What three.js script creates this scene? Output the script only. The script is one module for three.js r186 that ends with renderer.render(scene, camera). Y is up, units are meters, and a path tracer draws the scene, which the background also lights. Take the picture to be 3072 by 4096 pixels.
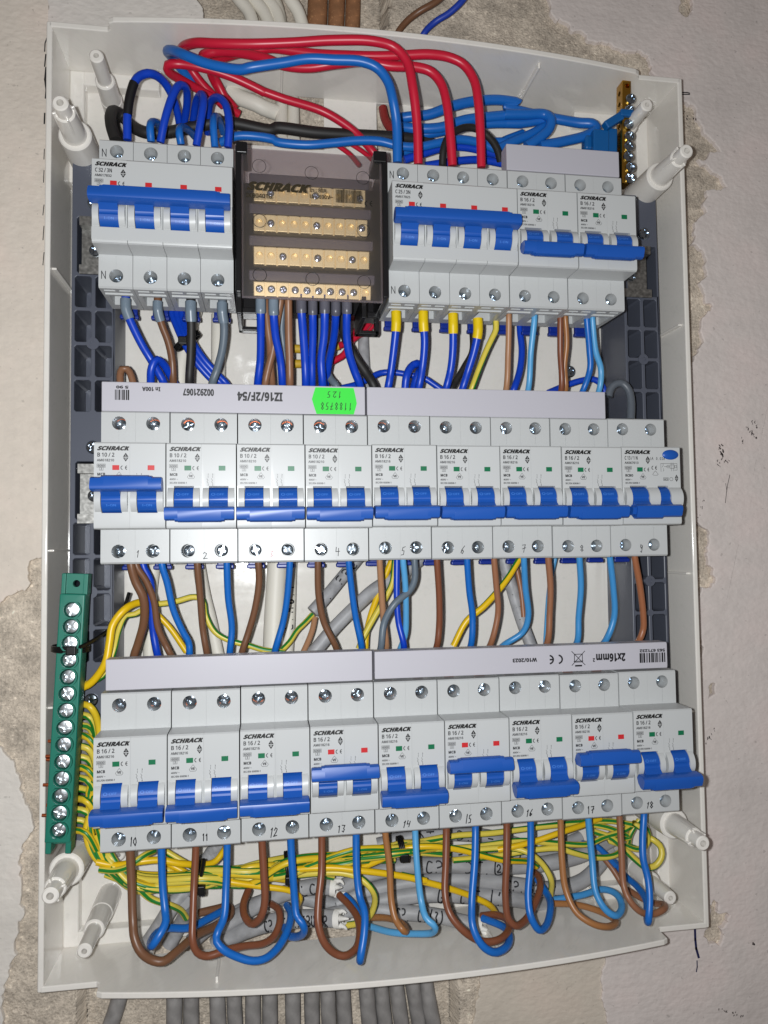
import * as THREE from 'three';
import { RoundedBoxGeometry } from 'three/addons/geometries/RoundedBoxGeometry.js';
import { mergeGeometries, toCreasedNormals } from 'three/addons/utils/BufferGeometryUtils.js';
import { ImprovedNoise } from 'three/addons/math/ImprovedNoise.js';
import { Brush, Evaluator, SUBTRACTION } from 'three-bvh-csg';

// ---- camera, light, exposure (millimetres are turned into metres with U)
const U = 0.001;
const scene = new THREE.Scene();
const camera = new THREE.PerspectiveCamera(68.418, 0.75, 0.01, 20);
{
  const m = new THREE.Matrix4();
  m.set(0.987937, 0.004703, -0.154784, 0.087245, -0.012333, 0.998753, -0.048375, -0.075414, 0.154364, 0.049700, 0.986763, 0.418693, 0.000000, 0.000000, 0.000000, 1.000000);
  camera.position.setFromMatrixPosition(m);
  camera.quaternion.setFromRotationMatrix(m);
}
const renderer = new THREE.WebGLRenderer({ antialias: true });
renderer.setSize(768, 1024);
renderer.shadowMap.enabled = true;
renderer.toneMapping = THREE.LinearToneMapping;
renderer.toneMappingExposure = 1.0;
scene.background = new THREE.Color().setRGB(0.118, 0.103, 0.095);   // the dim room behind the photographer
const flash = new THREE.PointLight(new THREE.Color().setRGB(0.96, 0.985, 1.0), 0.63, 0, 2);   // the phone's flash, beside its lens
flash.position.set(0.0734, -0.0722, 0.4167);
flash.castShadow = true; flash.shadow.radius = 0.16; flash.shadow.mapSize.set(2048, 2048); flash.shadow.camera.near = 0.02; flash.shadow.camera.far = 3;
scene.add(flash);

// ---- helpers
let seed = 7;
const rnd = (a = 0, b = 1) => { seed = (seed * 1664525 + 1013904223) >>> 0; return a + (b - a) * seed / 4294967296; };
const noise = new ImprovedNoise();
const fbm = (x, y, z = 0, n = 4) => { let s = 0, a = 1; for (let i = 0; i < n; i++) { s += a * noise.noise(x, y, z + i * 7.3); x *= 2.03; y *= 2.03; a *= 0.5; } return s; };
const used = {};
const numbered = n => { const k = used[n] = (used[n] ?? -1) + 1; return k ? n + '_' + String(k).padStart(3, '0') : n; };
const S = g => { g.scale(U, U, U); return g; };          // a geometry in mm becomes one in metres
const mk = (name, geo, mat, parent) => { const m = new THREE.Mesh(geo, mat); m.name = name; m.castShadow = m.receiveShadow = true; parent.add(m); return m; };
const at = (m, x, y, z) => { m.position.set(x * U, y * U, z * U); return m; };
function thing(name, label, category, x = 0, y = 0, z = 0, group) {
  const o = new THREE.Group(); o.name = numbered(name); at(o, x, y, z); scene.add(o);
  o.userData = { label, category }; if (group) o.userData.group = group; return o;
}
function struct(name, geo, mat, label, cat) { const m = mk(numbered(name), geo, mat, scene); m.userData = { kind: 'structure', label, category: cat }; return m; }
const plain = g => { const p = g.index ? g.toNonIndexed() : g; for (const k of Object.keys(p.attributes)) if (!['position', 'normal', 'uv'].includes(k)) p.deleteAttribute(k); if (!p.attributes.uv) p.setAttribute('uv', new THREE.BufferAttribute(new Float32Array(p.attributes.position.count * 2), 2)); return p; };
const join = list => mergeGeometries(list.map(plain));
const box = (w, h, d, x = 0, y = 0, z = 0, r = 0) => (r ? new RoundedBoxGeometry(w, h, d, 2, r) : new THREE.BoxGeometry(w, h, d)).translate(x, y, z);
const bx = (x0, x1, y0, y1, z0, z1, r = 0) => box(x1 - x0, y1 - y0, z1 - z0, (x0 + x1) / 2, (y0 + y1) / 2, (z0 + z1) / 2, r);
const cylZ = (r, z0, z1, x = 0, y = 0, n = 28, r1 = r) => new THREE.CylinderGeometry(r1, r, z1 - z0, n).rotateX(Math.PI / 2).translate(x, y, (z0 + z1) / 2);
// a profile of [z, y] points drawn out along x
function prof(pts, x0, x1, crease = 0.5) {
  const s = new THREE.Shape(pts.map(p => new THREE.Vector2(-p[0], p[1])));
  const g = new THREE.ExtrudeGeometry(s, { depth: x1 - x0, bevelEnabled: false }).rotateY(Math.PI / 2).translate(x0, 0, 0);
  return crease ? toCreasedNormals(plain(g), crease) : plain(g);
}
const ev = new Evaluator(); ev.useGroups = false; ev.attributes = ['position', 'normal', 'uv'];
const brush = g => { const b = new Brush(plain(g)); b.updateMatrixWorld(); return b; };
const cut = (g, list) => { let b = brush(g); for (const c of list) b = ev.evaluate(b, brush(c), SUBTRACTION); return b.geometry; };
function sweep(curve, r, seg, rad = 10, u0 = 0, u1 = 1, a0 = 0, a1 = Math.PI * 2, twist = 0, caps = true) {
  const fr = curve.computeFrenetFrames(Math.max(seg * 2, 12), false), nF = fr.tangents.length - 1;
  const pos = [], nor = [], uv = [], idx = [];
  const full = a1 - a0 > 6.28;
  for (let i = 0; i <= seg; i++) {
    const u = u0 + (u1 - u0) * i / seg, p = curve.getPointAt(u), k = Math.round(u * nF), N = fr.normals[k], B = fr.binormals[k];
    const R = typeof r === 'function' ? r(u) : r;
    for (let j = 0; j <= rad; j++) {
      const a = a0 + (a1 - a0) * j / rad + twist * u, c = Math.cos(a), s = Math.sin(a);
      const nx = N.x * c + B.x * s, ny = N.y * c + B.y * s, nz = N.z * c + B.z * s;
      pos.push(p.x + nx * R, p.y + ny * R, p.z + nz * R); nor.push(nx, ny, nz); uv.push(j / rad, u);
      if (i < seg && j < rad) { const q = i * (rad + 1) + j; idx.push(q, q + 1, q + rad + 1, q + 1, q + rad + 2, q + rad + 1); }
    }
  }
  if (full && caps) for (const [i, sg] of [[0, -1], [seg, 1]]) {
    const u = i ? u1 : u0, p = curve.getPointAt(u), t = curve.getTangentAt(u).multiplyScalar(sg), c0 = pos.length / 3;
    pos.push(p.x, p.y, p.z); nor.push(t.x, t.y, t.z); uv.push(0, 0);
    for (let j = 0; j <= rad; j++) { const q = (i * (rad + 1) + j) * 3; pos.push(pos[q], pos[q + 1], pos[q + 2]); nor.push(t.x, t.y, t.z); uv.push(0, 0); if (j < rad) sg > 0 ? idx.push(c0, c0 + 1 + j, c0 + 2 + j) : idx.push(c0, c0 + 2 + j, c0 + 1 + j); }
  }
  const g = new THREE.BufferGeometry();
  g.setAttribute('position', new THREE.Float32BufferAttribute(pos, 3)); g.setAttribute('normal', new THREE.Float32BufferAttribute(nor, 3)); g.setAttribute('uv', new THREE.Float32BufferAttribute(uv, 2)); g.setIndex(idx);
  return g;
}
const V = p => new THREE.Vector3(p[0], p[1], p[2] ?? 0);
const curveOf = pts => new THREE.CatmullRomCurve3(pts.map(V), false, 'centripetal');
// flat pen or print strokes: ribbons lying in the plane z
function ribbons(lines, w, z) {
  const pos = [];
  for (const l of lines) for (let i = 0; i + 1 < l.length; i++) {
    const [ax, ay] = l[i], [cx, cy] = l[i + 1], d = Math.hypot(cx - ax, cy - ay) || 1, ux = (cx - ax) / d * w / 2, uy = (cy - ay) / d * w / 2;
    const a = [ax - ux - uy, ay - uy + ux, z], b = [ax - ux + uy, ay - uy - ux, z], c = [cx + ux + uy, cy + uy - ux, z], e = [cx + ux - uy, cy + uy + ux, z];
    pos.push(...a, ...b, ...c, ...a, ...c, ...e);
  }
  const g = new THREE.BufferGeometry(); g.setAttribute('position', new THREE.Float32BufferAttribute(pos, 3)); g.computeVertexNormals(); return plain(g);
}
function canvas(w, h, draw) {
  const c = document.createElement('canvas'); c.width = w; c.height = h; draw(c.getContext('2d'), w, h);
  const t = new THREE.CanvasTexture(c); t.colorSpace = THREE.SRGBColorSpace; t.anisotropy = 8; return t;
}
function noiseTex(n, f, srgb) {
  const d = new Uint8Array(n * n * 4);
  for (let y = 0; y < n; y++) for (let x = 0; x < n; x++) { const c = f(x / n, y / n), k = (y * n + x) * 4; for (let i = 0; i < 3; i++) d[k + i] = Math.max(0, Math.min(255, (Array.isArray(c) ? c[i] : c) * 255)); d[k + 3] = 255; }
  const t = new THREE.DataTexture(d, n, n); t.wrapS = t.wrapT = THREE.MirroredRepeatWrapping; t.magFilter = THREE.LinearFilter; t.minFilter = THREE.LinearFilter; if (srgb) t.colorSpace = THREE.SRGBColorSpace; t.needsUpdate = true; return t;
}

// ---- materials
const std = (color, roughness = 0.5, o = {}) => new THREE.MeshPhysicalMaterial({ color, roughness, ...o });
const HC = '#bcbebe';
const grainTex = noiseTex(256, (u, v) => 0.5 + 0.25 * fbm(u * 40, v * 40, 3, 3));
const dustTex = noiseTex(512, (u, v) => { const a = fbm(u * 9, v * 9, 1, 4), b = fbm(u * 60, v * 60, 4, 2); const k = 1 - 0.015 * Math.max(0, a) - 0.02 * Math.max(0, b * a * 3); return [k, k * 0.995, k * 0.985]; }, true);
const scuffTex = noiseTex(512, (u, v) => { const a = fbm(u * 5, v * 34, 2, 4), b = fbm(u * 70, v * 70, 9, 2); return 0.40 + 0.13 * a + 0.07 * b; });
const M = {
  housing: std(HC, 0.36), bore: std(HC, 0.4),
  lever: std('#1650a6', 0.36), latch: std('#0c2b88', 0.35),
  screw: std('#a2acb6', 0.17, { metalness: 1 }), copper: std('#b5603c', 0.35, { metalness: 0.9 }), brass: std('#c9983e', 0.28, { metalness: 1 }), dullBrass: std('#ffedb0', 0.36, { metalness: 0.4 }),
  rail: std('#c4c3bf', 0.48, { metalness: 1, map: null }), rack: std('#565a66', 0.36), green: std('#1d7462', 0.42), zinc: std('#d4dade', 0.34, { metalness: 1 }), blueClip: std('#0a5a9c', 0.4),
  box: std('#ebe8e3', 0.3, { map: dustTex, roughnessMap: scuffTex }), busbar: std('#b9b7bf', 0.4), black: std('#0b0b0c', 0.4), blackFrame: std('#121214', 0.3),
  red: std('#c0202c', 0.35), greenWin: std('#0d6a45', 0.35), redWin: std('#c42a2e', 0.35), ink: std('#14141a', 0.6), redInk: std('#c07078', 0.6), blueInk: std('#1b2050', 0.6), scuff: std('#5b5250', 0.9), cableInk: std('#1c1d22', 0.5),
  smoke: std('#ece5e9', 0.54, { transmission: 1, thickness: 0, ior: 1.49 }), sticker: std('#2fdc3a', 0.6), paper: std('#e9e6e0', 0.8), stepPlastic: std('#514e56', 0.45), print: null,
};
const cableTex = noiseTex(256, (u, v) => { const a = fbm(u * 5, v * 9, 5, 4), k = 0.92 + 0.12 * a; return [k, k, k]; }, true);
const WC = {
  red: ['#c61a36', 0.36], darkred: ['#8c2420', 0.5], midblue: ['#1566bc', 0.36], blue: ['#0b3fba', 0.36], blue2: ['#1c3fae', 0.45], lightblue: ['#58a3d6', 0.36], lightblue2: ['#3f8ecb', 0.36],
  brown: ['#745039', 0.38], brown2: ['#8a6248', 0.4], tan: ['#a97d5c', 0.4], tan2: ['#966549', 0.4], tan3: ['#8e5f44', 0.4], redbrown: ['#7d4a33', 0.36], orangebrown: ['#9e6b40', 0.36], orangebrown2: ['#9c6242', 0.38],
  black: ['#262423', 0.55], grey: ['#65717c', 0.4], rackgrey: ['#5a6068', 0.42], white: ['#e6e1d5', 0.5], cablegrey: ['#b0b0b2', 0.5], cablegrey2: ['#a09d9b', 0.62], yellow: ['#e6bc14', 0.36], yellow2: ['#c5a02a', 0.6], pe: ['#dcc84e', 0.38], pey: ['#e2c02a', 0.38], terracotta: ['#b78158', 0.8],
};
const galvTex = noiseTex(256, (u, v) => { const k = 0.8 + 0.22 * fbm(u * 14, v * 14, 30, 3); return [k, k, k]; }, true);
M.rail.map = galvTex;
const dirtTex = noiseTex(256, (u, v) => { const a = fbm(u * 4, v * 7, 15, 4), b = fbm(u * 14, v * 30, 17, 3); const k = 0.84 + 0.13 * a, d = b > 0.45 ? 0.16 : 0; return [k + d, k + d * 1.3, k + d * 1.5]; }, true);
for (const k in WC) M['w_' + k] = std(WC[k][0], WC[k][1], /terra/.test(k) ? { map: dirtTex } : /cable|black/.test(k) ? { map: cableTex } : {});
M.stripe = std('#1f7a2c', 0.38); M.ferGrey = std('#6f7d8a', 0.32); M.ferDark = std('#55555f', 0.34); M.ferYellow = std('#e2c10c', 0.4); M.tape = std('#101012', 0.5);

// ---- the wall: rough concrete with a niche for the box, and the coats of plaster left on it
const BX0 = -40, BX1 = 366.5, BY0 = -320.5, BY1 = 239.5, RIM = -38, BACK = -88;
{
  const con = noiseTex(1024, (u, v) => {
    const a = fbm(u * 10, v * 10, 0, 5), b = fbm(u * 60, v * 60, 5, 3), c = fbm(u * 130, v * 130, 9, 2);
    let k = 0.80 + 0.11 * a + 0.09 * b + 0.10 * c; if (c > 0.55) k -= 0.2; if (b > 0.7) k += 0.1;
    return [k, k * 0.94, k * 0.86];
  }, true);
  const conB = noiseTex(1024, (u, v) => 0.5 + 0.2 * fbm(u * 25, v * 25, 2, 4) + 0.2 * fbm(u * 120, v * 120, 6, 3));
  for (const t of [con, conB]) t.repeat.set(1, 1);
  const X0 = -240, X1 = 640, Y0 = -600, Y1 = 520, st = 3, nx = Math.round((X1 - X0) / st), ny = Math.round((Y1 - Y0) / st), pos = [], uv = [], idx = [];
  for (let j = 0; j <= ny; j++) for (let i = 0; i <= nx; i++) {
    const x = X0 + i * st, y = Y0 + j * st, jag = 6 * fbm(x / 25, y / 25, 3, 3);
    let z = -86.8 + 1.5 * fbm(x / 22, y / 22, 1, 4) + 0.9 * fbm(x / 5, y / 5, 8, 2);
    if (x + jag > 22 && x + jag < 172 && y > 180) z -= 16;                          // chase above the box
    if (x + jag > -26 && x + jag < 214 && y < -250) z -= 12;                          // chase below the box
    if (x > BX0 + 3 && x < BX1 - 3 && y > BY0 + 3 && y < BY1 - 3) z = -108 + 2 * fbm(x / 9, y / 9, 4, 3);
    pos.push(x, y, Math.min(z, -84.4)); uv.push(x / 190, y / 190);
    if (i < nx && j < ny) { const q = j * (nx + 1) + i; idx.push(q, q + 1, q + nx + 1, q + 1, q + nx + 2, q + nx + 1); }
  }
  const g = new THREE.BufferGeometry(); g.setAttribute('position', new THREE.Float32BufferAttribute(pos, 3)); g.setAttribute('uv', new THREE.Float32BufferAttribute(uv, 2)); g.setIndex(idx); g.computeVertexNormals();
  struct('concrete_wall', S(g), std('#ffffff', 0.92, { map: con, bumpMap: conB, bumpScale: 0.0016 }), 'rough bare concrete wall around the electrical box', 'wall');

  const pla = noiseTex(1024, (u, v) => { const a = fbm(u * 5, v * 5, 11, 4), b = fbm(u * 40, v * 40, 3, 3), d = fbm(u * 90, v * 90, 14, 2); const k = 0.955 + 0.045 * a + 0.02 * b - (d > 0.75 ? 0.1 : 0), w = 1 - 0.03 * Math.max(0, a); return [k, k * w, k * w * 0.995]; }, true);
  const plaB = noiseTex(1024, (u, v) => 0.5 + 0.12 * fbm(u * 14, v * 14, 6, 3) + 0.16 * fbm(u * 75, v * 110, 2, 3));
  const coats = {"left":[[-141.3,341.0],[-53.1,352.2],[-52.5,284.3],[-51.6,250.8],[-43.8,241.4],[-41.3,-70.7],[-47.3,-73.8],[-54.7,-78.4],[-60.8,-81.3],[-60.2,-89.3],[-61.4,-98.1],[-69.3,-99.7],[-73.3,-101.3],[-76.4,-106.3],[-85.1,-110.4],[-133.4,-118.3]],"leftlow":[[-132.2,-186.0],[-75.4,-194.5],[-70.5,-202.1],[-64.1,-215.7],[-63.3,-226.5],[-56.8,-237.5],[-56.4,-245.0],[-58.6,-252.1],[-64.2,-262.2],[-63.3,-273.2],[-61.7,-295.1],[-65.4,-311.8],[-68.7,-329.4],[-72.0,-340.6],[-72.6,-360.4],[-72.8,-419.4],[-128.3,-412.4]],"top":[[-52.6,352.2],[42.6,364.2],[43.7,294.3],[45.5,287.5],[47.0,283.2],[49.9,270.6],[50.7,237.8],[-42.2,229.8],[-51.2,242.4]],"right":[[292.3,395.7],[291.8,320.1],[292.3,310.3],[302.9,305.1],[310.4,299.7],[319.2,297.9],[321.7,293.2],[337.0,292.2],[344.7,289.2],[359.0,287.9],[369.4,286.3],[370.2,275.2],[373.3,265.4],[388.2,265.3],[385.8,253.3],[392.6,254.5],[403.3,250.2],[409.5,232.5],[417.3,225.5],[423.9,216.8],[414.4,212.7],[405.9,209.1],[413.9,204.5],[424.5,196.2],[427.1,189.9],[419.6,187.0],[411.8,185.2],[408.7,169.5],[402.8,162.8],[399.0,146.0],[406.9,142.7],[409.7,126.3],[404.6,117.1],[408.3,104.6],[413.6,101.1],[404.4,89.4],[403.6,68.0],[392.5,53.9],[387.8,50.1],[392.7,42.6],[391.7,30.2],[384.1,26.4],[383.4,4.8],[388.4,4.3],[394.2,-2.7],[391.5,-13.8],[384.6,-16.8],[386.0,-32.0],[390.9,-54.2],[398.1,-61.3],[403.9,-68.2],[401.5,-90.4],[407.5,-91.9],[407.1,-104.3],[396.5,-106.8],[390.6,-123.3],[393.2,-137.1],[396.5,-149.4],[391.6,-162.9],[385.2,-168.2],[377.3,-174.9],[372.0,-330.5],[314.9,-329.1],[314.9,-349.2],[315.9,-360.9],[313.0,-374.0],[313.4,-385.7],[318.0,-402.1],[319.7,-468.8],[517.7,-493.7],[563.4,430.0]],"bottom":[[230.0,-319.4],[228.9,-329.1],[229.5,-345.5],[227.3,-358.6],[225.9,-377.8],[222.6,-393.0],[220.5,-457.6],[331.4,-471.6],[335.7,-328.3]]};
  const tone = { left: '#f0e5d9', leftlow: '#f1ebe4', top: '#efe9e3', right: '#ece2de', bottom: '#e2d7c9' };
  const rough = P => { const out = []; P.forEach((a, i) => { const b = P[(i + 1) % P.length], L = Math.hypot(b[0] - a[0], b[1] - a[1]), n = Math.max(1, Math.round(L / 1.4)); for (let t = 0; t < n; t++) { const x = a[0] + (b[0] - a[0]) * t / n, y = a[1] + (b[1] - a[1]) * t / n; out.push(new THREE.Vector2(x + 2.4 * fbm(x / 6, y / 6, 20, 4), y + 2.4 * fbm(x / 6, y / 6, 40, 4))); } }); return out; };
  const shapeOf = (out, k) => { const s = new THREE.Shape(out); if (k === 'right') for (const h of [[[395.0,336.7],[405.7,337.8],[406.0,328.1],[403.1,319.7],[397.0,318.3],[393.0,321.0]],[[394.6,-329.1],[400.2,-325.9],[402.0,-334.2],[411.0,-336.8],[408.7,-342.0],[403.5,-347.0],[405.3,-351.7],[401.1,-357.6],[393.2,-355.1],[389.9,-348.5],[394.6,-342.6]],[[398.5,-178.1],[403.1,-174.2],[405.7,-175.6],[404.3,-182.4],[399.7,-184.9]]]) s.holes.push(new THREE.Path(rough(h))); return s; };
  for (const k in coats) {
    const P = coats[k], out = [];
    P.forEach((a, i) => { const b = P[(i + 1) % P.length], L = Math.hypot(b[0] - a[0], b[1] - a[1]), n = L > 95 ? 1 : Math.max(1, Math.round(L / 1.6)); for (let t = 0; t < n; t++) { const x = a[0] + (b[0] - a[0]) * t / n, y = a[1] + (b[1] - a[1]) * t / n; out.push(new THREE.Vector2(x + (n > 1 ? 2.6 * fbm(x / 7, y / 7, 20, 4) : 0), y + (n > 1 ? 2.6 * fbm(x / 7, y / 7, 40, 4) : 0))); } });
    const low = k === 'bottom' ? 1.8 : 0, g2 = new THREE.ExtrudeGeometry(shapeOf(out, k), { depth: 3.2 - low * 0.5, bevelEnabled: true, bevelThickness: 0.7, bevelSize: 0.9, bevelSegments: 2, bevelOffset: -0.5 });
    g2.translate(0, 0, -83 - low - (3.2 - low * 0.5) - 0.7);
    const uvA = g2.attributes.uv; for (let i = 0; i < uvA.count; i++) uvA.setXY(i, g2.attributes.position.getX(i) / 330, g2.attributes.position.getY(i) / 330);
    const w = struct('plaster_wall', S(g2), std(tone[k], 0.86, { map: pla, bumpMap: plaB, bumpScale: 0.0011 }), { left: 'smooth beige plaster along the box with pen dashes', leftlow: 'ragged white plaster low beside the bare concrete', top: 'pale plaster patch above the box corner', right: 'large white plaster area with ragged edge and scuffs', bottom: 'smooth beige plaster patch under the box' }[k], 'wall');
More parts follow.
